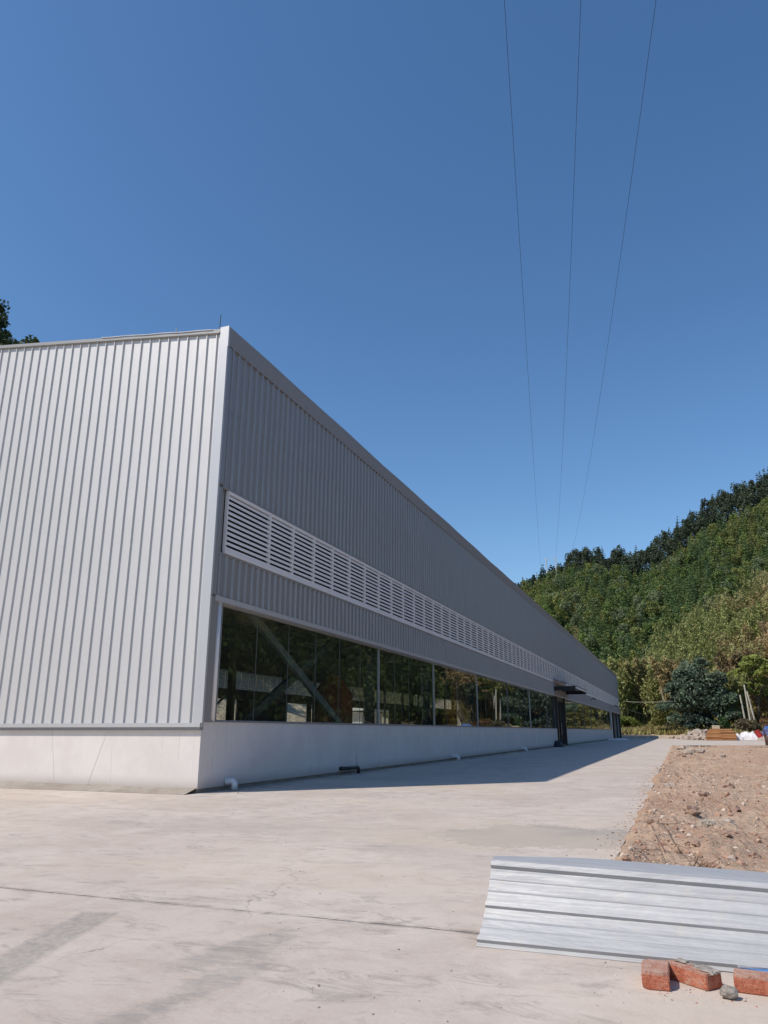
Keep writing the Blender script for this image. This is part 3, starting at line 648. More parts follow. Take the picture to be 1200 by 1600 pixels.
def bamboo(x, y, z, h, r, k, n, size, col):
    """k arching culms, foliage along their upper parts"""
    a = rng.uniform(0, 2 * np.pi, k); b = rng.uniform(.15, 1, k) * r; hh = h * rng.uniform(.7, 1.05, k); idx = rng.integers(0, k, n)
    t = rng.uniform(.25, 1.0, n) ** .8; bend = b[idx] * t ** 2.2; drop = hh[idx] * .10 * t ** 5
    base = rng.normal(size=(k, 2)) * r * .22; w_ = .38 * np.sin(np.pi * np.clip(t * 1.05 - .12, 0, 1)) + .12
    C_ = np.stack([x + base[idx, 0] + np.cos(a[idx]) * bend + rng.normal(size=n) * w_ * .8, y + base[idx, 1] + np.sin(a[idx]) * bend + rng.normal(size=n) * w_ * .8, z + hh[idx] * t - drop + rng.normal(size=n) * .3], 1)
    dr = np.stack([np.cos(a[idx]) * .5, np.sin(a[idx]) * .5, -.55 + 0 * t], 1)
    tone = rng.uniform(.8, 1.25, k)[idx][:, None]
    return leafquads(C_, size, np.asarray(col) * tone, 2.6, 0, .35, dr)
def polar(az, r): return r * math.sin(R_(az)), r * math.cos(R_(az))
def tz(x, y): return float(terrain(np.array([x]), np.array([y]))[0])

# hillside wood: a mass nobody could count
G1 = np.array([(.13, .185, .06), (.10, .155, .06), (.19, .23, .07), (.21, .22, .075), (.12, .18, .08)])
def RB(az): return np.interp(az, [-6, -3, -2, 0, 3.3, 7, 12], [120, 141, 147, 168, 181, 193, 200])
def scatter_wood(name, azr, rr, step, h, mat_key, cols, nleaf, size, cond=None, fn=conifer):
    acc = Acc(); r = rr[0]
    while r < rr[1]:
        daz = math.degrees(step / r)
        for az in np.arange(azr[0], azr[1], daz):
            a = az + rng.uniform(-.5, .5) * daz; q = r + rng.uniform(-.5, .5) * step
            if cond and not cond(a, q): continue
            x, y = polar(a, q); z = tz(x, y); hh = h * rng.uniform(.55, 1.4)
            patch = float(fbm(np.array(x / 28), np.array(y / 28), 3, 17)); ci = min(len(cols) - 1, max(0, int((patch * 1.6 - .3) * len(cols) + rng.normal() * .7)))
            V, c = fn(x, y, z - .3, hh, step * .62, nleaf, size, cols[ci] * rng.uniform(.75, 1.25)); acc.add(V, c)
        r += step * .95
    return acc
acc = scatter_wood('w', (-12, 11), (141, 284), 2.9, 6.6, 'leaf', G1, 290, .36, lambda a, q: q > RB(a) and not (a < -6 and q < 215))
# a few lighter broadleaved crowns among them
for i in range(260):
    a = rng.uniform(-10, 9); q = rng.uniform(150, 280)
    if q < RB(a): continue
    x, y = polar(a, q); acc.add(*crown(x, y, tz(x, y) + 4.3, 2.1, 2.1, 2.8, 9, 620, .30, np.array([(.22, .24, .07), (.16, .22, .06), (.20, .24, .12)][rng.integers(0, 3)])))
tag(acc.build('hillside_wood', MT['leaf']), 'dense green wood covering the hillside behind the factory', 'wood', kind='stuff')
# dark pines along the ridge
acc = Acc()
for row, r in enumerate((282, 286, 290, 294, 298, 303)):
    for az in np.arange(-6.6, 13, .52):
        a = az + rng.uniform(-.35, .35); x, y = polar(a, r + rng.uniform(-2.5, 2.5)); hh = np.interp(a, [-6.6, -5, 13], [8, 12.5, 13.5]) * rng.uniform(.62, 1.1); cc = np.array([.068, .088, .052]) * rng.uniform(.7, 1.4); z = tz(x, y)
        if rng.random() < .45: acc.add(*conifer(x, y, z - .3, hh * 1.04, rng.uniform(1.7, 2.8), 420, .45, cc))
        else: acc.add(*crown(x, y, z + hh * .62, rng.uniform(1.7, 2.7), 2.2, hh * .36, 13, 560, .40, cc, 1.8, .42))
for az in np.arange(-12.5, -5.5, .55):
    for r in (291, 298, 304):
        a = az + rng.uniform(-.2, .2); x, y = polar(a, r); acc.add(*conifer(x, y, tz(x, y) - .3, 6.5 * rng.uniform(.75, 1.15), 2.0, 200, .65, np.array([.035, .058, .028])))
tag(acc.build('ridge_pine_wood', MT['pine']), 'dark pine wood standing along the crest of the hill', 'wood', kind='stuff')
# bronze bamboo on the near spur
BZ = 1.15 * np.array([(.34, .24, .115), (.30, .23, .10), (.30, .28, .115), (.25, .265, .09), (.38, .28, .15)])
acc = Acc(); r = 137.0
while r < 201:
    daz = math.degrees(3.3 / r)
    for az in np.arange(-4.5, 10, daz):
        a = az + rng.uniform(-.5, .5) * daz; q = r + rng.uniform(-1.5, 1.5)
        if q > RB(a) + rng.uniform(-3, 3): continue
        x, y = polar(a, q); p = float(fbm(np.array(x / 14), np.array(y / 14), 3, 31)) + np.interp(a, [-3, 1, 5, 9], [-.30, -.20, -.02, .08]) + np.interp(q, [140, 175], [-.05, .06])
        c = BZ[4] if p > .66 else BZ[0] if p > .54 else BZ[1] if p > .46 else BZ[2] if p > .38 else BZ[3]
        acc.add(*bamboo(x, y, tz(x, y) - .2, 11 * rng.uniform(.8, 1.2), 2.4, 9, 900, .23, c * rng.uniform(.8, 1.15)))
    r += 3.2
tag(acc.build('bamboo_grove', MT['leaf']), 'bronze and yellow bamboo grove on the lower slope of the hill', 'bamboo grove', kind='stuff')
# wood along the roadside east of the yard (mirrored in the windows)
acc = Acc()
for i in range(720):
    y = rng.uniform(22, 190); x = 21 + rng.uniform(0, 1) ** 1.2 * 46 + max(0, (y - 110)) * .05
    az = math.degrees(math.atan2(x, y))
    if az < 9.3 - max(0, y - 150) * .02: continue
    c = [(.07, .095, .028), (.05, .075, .025), (.11, .145, .045), (.09, .12, .03)][rng.integers(0, 4)]
    hh = rng.uniform(6, 11)
    if rng.random() < .5: acc.add(*bamboo(x, y, tz(x, y) - .2, hh + 2, 2.4, 7, 420, .34, np.array(c)))
    else: acc.add(*crown(x, y, tz(x, y) + hh * .55, 2.4, 2.4, hh * .5, 14, 520, .36, np.array(c)))
tag(acc.build('roadside_wood', MT['leaf']), 'mixed green roadside wood mirrored in the factory windows', 'wood', kind='stuff')
# wood above the cut slope, west of the factory
acc = Acc()
for i in range(260):
    x = rng.uniform(-116, -56); y = rng.uniform(18, 92); z = tz(x, y)
    acc.add(*crown(x, y, z + 4.2, 2.9, 2.9, 4.2, 14, 500, .42, np.array([(.06, .085, .028), (.08, .095, .025), (.045, .07, .025)][rng.integers(0, 3)])))
tag(acc.build('upper_slope_wood', MT['leaf']), 'dark green wood high on the slope rising above the silver end wall', 'wood', kind='stuff')

# grasses and weeds on the bank beyond the yard
acc = Acc(); n = 30000
a = rng.uniform(-6, 9.5, n); r = rng.uniform(106, 152, n); r = np.where((a < .5) & (r < 126), r + 22, r); x = r * np.sin(np.radians(a)); y = r * np.cos(np.radians(a))
dens = fbm(x / 4, y / 4, 3, 2) + np.interp(r, [106, 114, 125], [-.25, -.05, .15]); k_ = dens > .36; x, y, r = x[k_], y[k_], r[k_]; z = terrain(x, y)
hh = rng.uniform(.5, 1.25, len(x)); C_ = np.stack([x, y, z + hh * .42], 1)
tone = vnoise(x / 3, y / 3, 6)[:, None]; col = np.array([.27, .27, .08]) * tone + np.array([.44, .35, .18]) * (1 - tone)
acc.add(*leafquads(C_, .30, col, 3.0, 0, .3, np.stack([rng.normal(size=len(x)) * .3, rng.normal(size=len(x)) * .3, np.ones(len(x)) * 1.2], 1)))
tag(acc.build('tall_grass', MT['dry']), 'yellow-green tall grass and weeds on the bank beyond the yard', 'grass', kind='stuff')

# individual trees
def tree(name, az, r, label, cat, build_crown, trunks, group=None, mat='leaf', barkm='bark'):
    x, y = polar(az, r); z = tz(x, y); t = empty(name, (x, y, z)); tag(t, label, cat, group); ac = Acc(); build_crown(ac, x, y, z); ac.build('crown', MT[mat], t, (x, y, z))
    for tr in trunks: MB().tube(tr[0], tr[1], 7).build('trunk' if name != 'bamboo_clump' else 'culm', MT[barkm], t, smooth=True)
    return t
def br(ac, x, y, z):
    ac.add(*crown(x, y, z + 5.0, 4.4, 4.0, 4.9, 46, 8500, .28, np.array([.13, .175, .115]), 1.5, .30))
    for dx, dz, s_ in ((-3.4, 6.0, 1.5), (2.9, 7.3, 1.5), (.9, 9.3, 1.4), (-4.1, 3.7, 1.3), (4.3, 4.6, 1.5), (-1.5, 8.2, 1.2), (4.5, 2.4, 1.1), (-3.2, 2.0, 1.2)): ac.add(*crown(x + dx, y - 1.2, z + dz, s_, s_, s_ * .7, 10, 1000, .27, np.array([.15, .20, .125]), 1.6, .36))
    ac.add(*crown(x, y, z + 4.6, 3.2, 2.9, 3.8, 40, 5000, .36, np.array([.07, .095, .06]), 1.4, .4))  # darker inner leaves, shade inside the crown put into their tint
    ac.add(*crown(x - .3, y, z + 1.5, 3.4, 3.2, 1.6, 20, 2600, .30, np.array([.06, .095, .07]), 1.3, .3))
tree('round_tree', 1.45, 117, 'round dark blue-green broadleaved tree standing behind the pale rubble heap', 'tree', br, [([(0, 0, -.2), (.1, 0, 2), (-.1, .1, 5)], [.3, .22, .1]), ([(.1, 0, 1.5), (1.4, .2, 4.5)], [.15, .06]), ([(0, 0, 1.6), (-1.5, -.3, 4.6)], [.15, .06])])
def yg(ac, x, y, z):
    for dx, dz, s in ((0, 9.6, 2.2), (-1.6, 8.0, 1.7), (1.9, 8.2, 2.0), (.6, 6.4, 2.2), (2.4, 5.6, 1.6), (-.9, 5.4, 1.5)):
        ac.add(*crown(x + dx, y + rng.uniform(-.8, .8), z + dz, s, s, s * .62, 12, 1300, .27, np.array([.25, .28, .07]), 1.7, .35))
tree('broadleaf_tree', 5.15, 121, 'yellow-green tree with layered crown rising above the three pale poles', 'tree', yg, [([(0, 0, -.2), (.2, 0, 5), (0, 0, 9.5)], [.22, .15, .05]), ([(.1, 0, 4), (1.9, 0, 8)], [.1, .04]), ([(.1, 0, 3.6), (-1.5, 0, 7.8)], [.1, .04])])
def dk(ac, x, y, z):
    ac.add(*crown(x, y, z + 4.2, 3.2, 2.8, 4.2, 26, 4200, .30, np.array([.07, .085, .04]), 1.5, .3))
tree('broadleaf_tree', 7.1, 124, 'dark green tree beside the yellow-green tree at the edge of the wood', 'tree', dk, [([(0, 0, -.2), (0, 0, 5)], [.25, .1])])
def ol(ac, x, y, z):
    ac.add(*bamboo(x, y, z, 8.5, 2.6, 12, 3000, .25, np.array([.22, .23, .08]))); ac.add(*crown(x, y, z + 2.6, 2.2, 2.0, 2.6, 14, 2000, .25, np.array([.19, .20, .08])))
tree('young_tree', 3.55, 119, 'olive-green feathery young tree between the round dark tree and the pale poles', 'tree', ol, [([(0, 0, -.2), (.1, 0, 3.5), (0, 0, 6)], [.10, .07, .03]), ([(.9, 0, -.2), (1.1, 0, 3)], [.07, .04])])
def sm(ac, x, y, z): ac.add(*crown(x, y, z + 1.3, .75, .7, 1.5, 10, 420, .26, np.array([.065, .12, .04])))
tree('small_shrub', 2.95, 112, 'small bright green shrub just behind the orange board stack', 'shrub', sm, [([(0, 0, -.1), (0, 0, 1.2)], [.05, .03])])
def bs(col, w_, h_):
    def f(ac, x, y, z): ac.add(*crown(x, y, z + h_ * .5, w_, w_ * .8, h_ * .55, 16, 2200, .20, np.array(col), 2.0, .4))
    return f
tree('bush', -.75, 127, 'loose yellow-green bush in the weeds before the round dark tree', 'bush', bs((.20, .20, .06), 2.6, 4.2), [([(0, 0, -.1), (.3, 0, 2.2)], [.05, .03])])
tree('bush', -3.6, 134, 'low bright green bush beside the far corner of the factory', 'bush', bs((.17, .21, .045), 2.6, 2.4), [([(0, 0, -.1), (0, 0, 1.2)], [.05, .03])])
tree('bush', 5.9, 116, 'low reddish-brown bush behind the red drum', 'bush', bs((.22, .13, .06), 2.2, 2.0), [([(0, 0, -.1), (0, 0, 1.)], [.05, .03])])
tree('bush', 4.3, 112, 'low grey-brown bush behind the white plastic sheeting', 'bush', bs((.20, .17, .10), 1.9, 2.2), [([(0, 0, -.1), (0, 0, 1.)], [.05, .03])])
tree('bush', 7.2, 108, 'orange-tipped green bush beside the blue tarpaulin', 'bush', bs((.24, .19, .045), 1.7, 4.6), [([(0, 0, -.1), (0, 0, 1.5)], [.05, .03])])
clumps = [(-4.3, 143, 10.5, 'tall olive bamboo clump nearest the far corner of the factory', (.27, .28, .09)),
          (-3.5, 140, 11.5, 'leaning yellow-green bamboo clump with bare pale lower stems', (.30, .30, .10)),
          (-2.4, 141, 11.0, 'bronze-green bamboo clump beside the leaning yellow-green one', (.30, .26, .11)),
          (-1.3, 140, 10.5, 'darker olive bamboo clump next to the round dark tree', (.25, .23, .09)),
          (-.2, 133, 11.5, 'tall bronze bamboo clump rising behind the round dark tree', (.32, .25, .11)),
          (4.3, 131, 12.0, 'brown bamboo clump rising behind the olive young tree', (.22, .16, .075))]
for az, r, h, lab, c in clumps:
    def bc(ac, x, y, z, h=h, c=c):
        ac.add(*bamboo(x, y, z + h * .12, h * .95, 3.0, 18, 5200, .25, np.array(c)))
    tr = []
    for i in range(9):
        bx, by = rng.normal() * .9, rng.normal() * .6; lx = rng.uniform(-1.2, .3)
        tr.append(([(bx, by, -.2), (bx + lx * .5, by, h * .3), (bx + lx * 1.4, by, h * .62)], [.075, .06, .03]))
    tree('bamboo_clump', az, r, lab, 'bamboo', bc, tr, 'bamboo clumps at the foot of the hill', 'leaf', 'culm')

# ---------------- poles, wires ----------------
def post(az, r, h, rad, lean, name, label, cat, group, mat='pale', arm=False):
    x, y = polar(az, r); z = tz(x, y); t = MB().tube([(0, 0, -.3), (lean * .5, 0, h * .5), (lean, 0, h)], [rad, rad * .9, rad * .8], 10)
    if arm: t.bar((-.8, 0, h - .6), (.8, 0, h - .6), .10, .10)
    o = t.build(name, MT[mat], None, smooth=False); o.location = (x, y, z); tag(o, label, cat, group)
for az, h, ln, lab in ((4.35, 5.2, -.35, 'shortest of three bare pale posts behind the plastic sheeting'), (4.62, 6.6, -.2, 'tallest of three bare pale posts behind the plastic sheeting'), (4.98, 5.7, -.7, 'leaning bare pale post, outermost of the three behind the plastic sheeting')):
    post(az, 115.5, h, .13, ln, 'timber_post', lab, 'post', 'bare posts before the wood')
post(-8.25, 277, 12.5, .20, .0, 'utility_pole', 'pale power pole on the ridge, the nearer to the roofline', 'utility pole', 'power poles on the ridge', 'pole', True)
post(-7.55, 281, 11.0, .20, .0, 'utility_pole', 'pale power pole on the ridge, beside the dark pines', 'utility pole', 'power poles on the ridge', 'pole', True)
hd = Vector((math.sin(R_(-8.7)), math.cos(R_(-8.7)), 0)); hr = Vector((hd.y, -hd.x, 0))
zp = tz(*polar(-8.25, 277)) + 12.0; kq = (zp - 24.5) / (278 - 45) ** 2
for off, lab in ((-.05, 'thin dark power line, nearest the factory roof'), (2.5, 'thin dark power line, middle of the three'), (5.0, 'thin dark power line, farthest from the factory roof')):
    pts = []
    for s in np.concatenate([np.arange(-120, 0, 12), np.arange(0, 60, 3), np.arange(60, 279, 6)]):
        p = hd * s + hr * off; pts.append((p.x, p.y, 24.5 + kq * (s - 45) ** 2))
    o = MB().tube(pts, .0085, 5).build('power_line', MT['cable']); tag(o, lab, 'power line', 'power lines overhead')
# service cables at the edge of the wood
def cable(a, b, sag, lab, mat='pale', r=.03):
    a = Vector(a); b = Vector(b); pts = [a.lerp(b, t) - Vector((0, 0, sag * 4 * t * (1 - t))) for t in np.linspace(0, 1, 14)]
    tag(MB().tube(pts, r, 5).build('service_cable', MT[mat]), lab, 'cable', 'service cables')
pa = polar(-3.6, 138); pb = polar(.2, 118)
cable((pa[0], pa[1], 6.0), (pb[0], pb[1], 5.3), .25, 'pale cable strung across the bamboo toward the round dark tree')
cable((XW - .1, Y1 - .1, 4.6), (-4.6, 134, 3.6), .1, 'short pale cable leaving the far corner of the factory', r=.02)

# ---------------- debris beyond the yard ----------------
def stone_mesh(name, r, seed, sq=(1, 1, .7), sub=2, rough=.35):
    bm = bmesh.new(); bmesh.ops.create_icosphere(bm, subdivisions=sub, radius=r)
    for v in bm.verts:
        d = v.co.normalized(); q = d * 1.7 + Vector((seed * 3.1, seed * 1.7, seed))
        f = 1 + rough * (mnoise.noise(q) * 1.3 + .5 * mnoise.noise(q * 2.3))
        v.co = Vector((v.co.x * sq[0], v.co.y * sq[1], v.co.z * sq[2])) * f
    me = bpy.data.meshes.new(name); bm.to_mesh(me); bm.free(); return me
sm_ = [stone_mesh('rubble_stone', 1, 10 + i, (1, .8, .55 + .1 * (i % 3)), 2, .5) for i in range(5)]
for s_ in sm_: s_.materials.append(MT['stone'])
heap = [(.3, 107, .5), (.9, 103, .35), (.55, 105, .55), (1.3, 104, .6), (1.9, 104.5, .55), (2.2, 103.2, .4), (2.7, 105, .75), (3.1, 103.6, .5), (1.6, 105.6, .65), (2.3, 105.5, .85), (2.9, 106.3, .95), (3.4, 105.2, .6), (-.3, 114, .4), (3.6, 106.5, .7), (.9, 106.3, .5), (-1.0, 119, .4)]
for i, (x, y, s) in enumerate(heap):
    o = bpy.data.objects.new('rubble_stone', sm_[i % 5]); COL.objects.link(o); o.location = (x, y, tz(x, y) + s * .28 + (.45 if 8 <= i <= 10 else .08)); o.scale = (s * 1.15, s, s)
    o.rotation_euler = (rng.uniform(-.3, .3), rng.uniform(-.3, .3), rng.uniform(0, 6)); tag(o, 'pale broken rock in the rubble heap before the round dark tree', 'rock', 'rocks of the rubble heap')
# orange boards
bx0, by0 = 3.05, 103.2; z0 = tz(5, 104) + .02
bd = MB().box(-.86, .86, -.55, .55, 0, .125).build('wood_board', MT['board'])
k = 0
for row in range(10):
    for cidx in range(2):
        o = bd if k == 0 else bd.copy()
        if k: COL.objects.link(o)
        taper = (0, 0, .01, .03, .02, .05, .07, .12, .2, .3)[row]; sg = 1 if cidx == 0 else -1
        o.location = (bx0 + .9 + cidx * 1.735 + sg * taper * .86 + random.uniform(-.008, .008), by0 + random.uniform(-.08, .08), z0 + row * .131); o.scale = (1 - taper, 1, 1); o.rotation_euler = (0, 0, random.uniform(-.01, .01))
        ordn = ('lowest', 'second', 'third', 'fourth', 'fifth', 'sixth', 'seventh', 'eighth', 'ninth', 'topmost')[row]
        tag(o, f'{ordn} layer orange-brown board, in the half of the stack ' + ('touching the rubble heap' if cidx == 0 else 'touching the plastic sheeting'), 'board', 'orange-brown boards of the stack'); k += 1
m1 = MB().box(-.42, .42, -.35, .35, 0, .42); m2 = MB()
for z in (.06, .20, .34): m2.box(-.44, .44, -.365, -.351, z - .03, z + .03)
thing_mb('crate', [('box', m1, MT['crate']), ('slat', m2, MT['pale'])], (4.35, 103.2, z0 + 10 * .131 + .01), 'pale yellow crate lying on top of the orange board stack', 'crate')
# crumpled sheets
def crumple(name, sx, sy, h, seed, mat, loc, label, cat, nx=26, ny=18, base=0.):
    gx_, gy_ = np.linspace(-1, 1, nx), np.linspace(-1, 1, ny); XX, YY = np.meshgrid(gx_, gy_); q = np.clip(1 - XX ** 2, 0, 1) * np.clip(1 - YY ** 2, 0, 1)
    Z = h * q ** .5 * (.45 + .9 * fbm(XX * 2.2 + seed, YY * 2.2, 3, seed)) + .14 * h * (fbm(XX * 7, YY * 7 + seed, 3, seed + 5) - .5)
    Z = np.where(q <= 0, 0, np.maximum(Z, .01)); jx = 1 + .18 * (fbm(XX * 2, YY * 2, 2, seed + 9) - .5)
    V = np.stack([XX * sx * jx, YY * sy * jx, Z + base], -1).reshape(-1, 3); i = (np.arange(ny - 1)[:, None] * nx + np.arange(nx - 1)[None]).ravel()
    o = MB().add(V.tolist(), np.stack([i, i + 1, i + nx + 1, i + nx], 1).tolist()).build(name, mat); o.location = loc
    md = o.modifiers.new('thickness', 'SOLIDIFY'); md.thickness = .012; tag(o, label, cat); return o
crumple('plastic_sheet', 1.25, .8, 1.15, 3, MT['plastic'], (8.05, 104.5, tz(8, 104.5)), 'crumpled white plastic sheeting heaped behind the orange boards and before the posts', 'plastic sheet')
crumple('plastic_sheet', .55, .5, .8, 8, MT['plastic'], (6.75, 104.0, tz(6.7, 104)), 'small crumpled white plastic sheet against the orange board stack', 'plastic sheet')
crumple('gravel_heap', 1.3, .8, .6, 12, MT['stone'], (9.3, 94.5, 0), 'low pale heap of sand by the roadside before the red drum', 'heap')
crumple('soil_heap', 2.0, 1.0, 1.0, 15, MT['rock'], (8.6, 106.5, tz(8.6, 106)), 'low brown mound of soil behind the white plastic sheeting', 'heap')
crumple('blue_tarpaulin', 1.3, 1.1, 1.5, 21, MT['blue'], (10.6, 101.5, .55), 'bright blue tarpaulin draped over goods beside the red drum', 'tarpaulin', base=0)
P_ = MB().box(-1.1, 1.1, -.8, .8, 0, .56).build('timber_pallet_stack', MT['pale']); P_.location = (10.7, 101.6, 0); tag(P_, 'pale stacked pallets under the blue tarpaulin', 'pallets')
t = MB().tube([(0, 0, 0), (0, 0, .9)], [.30, .34], 18); d2 = MB().tube([(0, 0, .9), (0, 0, .96)], [.36, .36], 18)
o = thing_mb('drum', [('body', t, MT['red']), ('rim', d2, MT['red'])], (8.85, 98.6, .25), 'red plastic drum tipped toward the blue tarpaulin', 'drum'); o.rotation_euler = (.0, -.5, 0)
# small white scraps along the far foot of the wall, black hose by the door
crumple('plastic_scrap', 1.4, .35, .22, 31, MT['plastic'], (-6.9, 96.5, 0), 'white plastic scraps on the ground at the far end of the long wall', 'scrap', 16, 10)
crumple('cloth_rag', .35, .5, .4, 33, MT['black'], (-7.75, 53.6, 0), 'black bundle dumped beside the dark door frame', 'rag', 14, 10)
# dry weeds standing at the far edge of the dirt
def weed(name, x, y, z, h, n, label, mat='twig', rad=.012, spread=.5):
    m = MB()
    for i in range(n):
        a = random.uniform(0, 6.28); d = Vector((math.cos(a), math.sin(a), 0)) * random.uniform(.2, 1) * spread; p0 = Vector((random.uniform(-.1, .1), random.uniform(-.1, .1), -.02)); hh = h * random.uniform(.6, 1.1)
        p1 = p0 + d * .4 + Vector((0, 0, hh * .55)); p2 = p0 + d + Vector((0, 0, hh)); m.tube([p0, p1, p2], [rad, rad * .8, rad * .35], 4)
        for q in range(3): b = p1.lerp(p2, random.random()); m.tube([b, b + Vector((random.uniform(-.25, .25), random.uniform(-.25, .25), random.uniform(.02, .25))) * h * .8], [rad * .6, rad * .3], 4)
    o = m.build(name, MT[mat]); o.location = (x, y, z); tag(o, label, 'weed'); return o
weed('dry_weed', 5.9, 62.2, 0, 1.7, 16, 'dry brown weed standing at the far edge of the dirt plot', 'twig', .02, .8)
weed('dry_weed', 6.6, 60.6, 0, 1.2, 12, 'thin green-brown weed in front of the drum, on the dirt plot', 'bark', .018, .7)
# fallen twigs by the concrete edge
for pts, lab in (([(-.55, 9.8, .03), (-.38, 9.0, .10), (-.28, 7.9, .06), (-.22, 6.9, .03)], 'long thin dry twig arching over the near dirt edge'),
                 ([(-.42, 9.9, .03), (-.24, 8.8, .12), (-.14, 7.7, .08), (-.04, 7.1, .05)], 'forked dry twig lying beside the longer one'),
                 ([(-.52, 7.7, .03), (-.40, 7.2, .08), (-.28, 6.6, .03)], 'short dry twig nearest the metal sheet')):
    m = MB().tube(pts, [.004] + [.0035] * (len(pts) - 2) + [.002], 5); p1 = Vector(pts[-2]); m.tube([p1, p1 + Vector((.12, -.35, .0))], [.004, .002], 4); m.tube([Vector(pts[1]), Vector(pts[1]) + Vector((.16, -.2, .03))], [.004, .002], 4)
    tag(m.build('twig', MT['twig']), lab, 'twig')
weed('dry_weed', .05, 6.75, .0, .12, 16, 'matted dry brown root tuft in the dirt just beyond the sheet', 'twig', .004, .22)
m = MB()
for i in range(200):
    a = random.uniform(0, 6.28); p = Vector((random.gauss(0, .055), random.gauss(0, .06), random.uniform(0, .05))); d = Vector((math.cos(a), math.sin(a), random.uniform(-.1, .5))) * random.uniform(.03, .07); m.tube([p, p + d * .6, p + d + Vector((0, 0, -.02))], .0022, 3)
o = m.build('fibre_tuft', MT['fibre']); o.location = (.22, 9.75, .03); tag(o, 'pale fibrous tuft lying on the dirt among stones', 'tuft')

# stones on the dirt
names = ['clod', 'clod']
big = [(-.35, 9.0, .06), (.05, 10.6, .10), (-.1, 12.4, .11), (.35, 8.8, .05), (.42, 9.9, .09), (.6, 11.6, .08), (.95, 9.2, .07), (.3, 13.4, .12), (1.3, 12.2, .10), (-.25, 15, .12), (.7, 15.5, .13), (.5, 7.6, .05), (.05, 8.0, .045), (1.1, 7.9, .05), (.1, 42, .30), (.45, 41, .26), (.9, 42, .24), (.3, 37, .2), (.0, 33, .2), (1.6, 35, .15)]
cm = [stone_mesh('dirt_clod', 1, 40 + i, (1, .85, .6), 2, .6) for i in range(5)]
for i, s_ in enumerate(cm): s_.materials.append(MT['rock'] if i % 5 != 4 else MT['stone'])
for i, (x, y, s) in enumerate(big):
    o = bpy.data.objects.new('dirt_clod', cm[i % 5] if y < 36 else sm_[i % 5]); COL.objects.link(o); o.location = (x, y, float(dirt_z(np.array(x), np.array(y))) + s * .22); o.scale = (s, s, s)
    o.rotation_euler = (0, 0, rng.uniform(0, 6)); rk = sum(1 for q in big if q[1] < y); tag(o, (('pale' if i % 5 == 4 else 'reddish') + ' clod on the dirt, ' + ('nearest to' if rk == 0 else ('second', 'third', 'fourth', 'fifth', 'sixth', 'seventh', 'eighth', 'ninth', 'tenth', 'eleventh', 'twelfth', 'thirteenth', 'fourteenth', 'fifteenth', 'sixteenth', 'seventeenth')[rk - 1] + ' nearest to') + ' the metal sheet') if y < 36 else 'pale rock at the far corner of the dirt plot', 'clod', 'clods on the near dirt' if y < 36 else 'rocks at the far corner of the dirt')
# countless small stones
base = [np.array([v.co[:] for v in stone_mesh('tmp', 1, 70 + i, (1, .8, .65), 1, .6).vertices]) for i in range(6)]
tmp = stone_mesh('tmp2', 1, 1, (1, 1, 1), 1); tris = np.array([p.vertices[:] for p in tmp.polygons]); VV = []; TT = []
for i in range(5600):
    if i < 3600: y = 5.9 + rng.uniform(0, 1) ** 1.6 * 16
    else: y = rng.uniform(20, 61)
    lo = -.55; wdt = .6 + y * .22; x = lo + abs(rng.normal()) * wdt * .35 if rng.random() < .6 else rng.uniform(lo, lo + wdt)
    if x > 8: continue
    s = abs(rng.normal()) * .0055 * (1 + y * .05) + .003 + (.014 + .02 * rng.random() if i % 11 == 0 else 0); b = base[i % 6] * s; a = rng.uniform(0, 6.28); ca, sa = math.cos(a), math.sin(a)
    b = np.stack([b[:, 0] * ca - b[:, 1] * sa + x, b[:, 0] * sa + b[:, 1] * ca + y, b[:, 2] + float(dirt_z(np.array(x), np.array(y))) + s * .2], 1)
    VV.append(b[tris].reshape(-1, 3)); cc = np.array([(.42, .26, .185), (.48, .34, .25), (.30, .19, .13), (.40, .25, .18), (.56, .46, .37)][rng.integers(0, 5)]); TT.append(np.repeat(cc[None], len(tris), 0))
tt = NT("stone_bits"); a_ = tt.node("ShaderNodeAttribute", attribute_name="tint"); tt.fin(a_.outputs["Color"], .95, 0, None, .1)
tag(quads_mesh('gravel', np.concatenate(VV), tt.m, np.concatenate(TT), None, 3), 'small reddish stones strewn over the dirt', 'gravel', kind='stuff')

VV = []; TT = []
def chip(x, y, s, cols):
    b = base[rng.integers(0, 6)] * s; a = rng.uniform(0, 6.28); ca, sa = math.cos(a), math.sin(a)
    VV.append(np.stack([b[:, 0] * ca - b[:, 1] * sa + x, b[:, 0] * sa + b[:, 1] * ca + y, b[:, 2] * .7 + s * .3], 1)[tris].reshape(-1, 3)); TT.append(np.repeat(np.array(cols[rng.integers(0, len(cols))])[None], len(tris), 0))
for i in range(130): chip(rng.normal(.0, .16), 3.75 + rng.normal() * .07, abs(rng.normal()) * .0022 + .001, [(.45, .18, .11), (.35, .31, .27), (.5, .4, .32), (.16, .12, .1)])
for i in range(260): y = 2.6 + rng.uniform(0, 1) ** 1.5 * 9; chip(rng.uniform(-.55 * y, -.3), y, (abs(rng.normal()) * .0022 + .0012) * (1 + y * .08), [(.35, .31, .27), (.5, .4, .32), (.22, .18, .15), (.62, .56, .5)])
for i in range(420): y = 5.6 + rng.uniform(0, 1) ** 1.3 * 20; chip(-.62 - abs(rng.normal()) * .12, y, (abs(rng.normal()) * .004 + .002) * (1 + y * .05), [(.46, .30, .21), (.52, .38, .28), (.34, .22, .15)])
for i in range(160): y = 12 + rng.uniform(0, 1) * 40; chip(-7.75 + abs(rng.normal()) * .25, y, abs(rng.normal()) * .012 + .004, [(.35, .31, .27), (.5, .4, .32), (.22, .18, .15)])
tag(quads_mesh('grit', np.concatenate(VV), tt.m, np.concatenate(TT), None, 3), 'scattered grit and crumbs on the pale concrete', 'grit', kind='stuff')

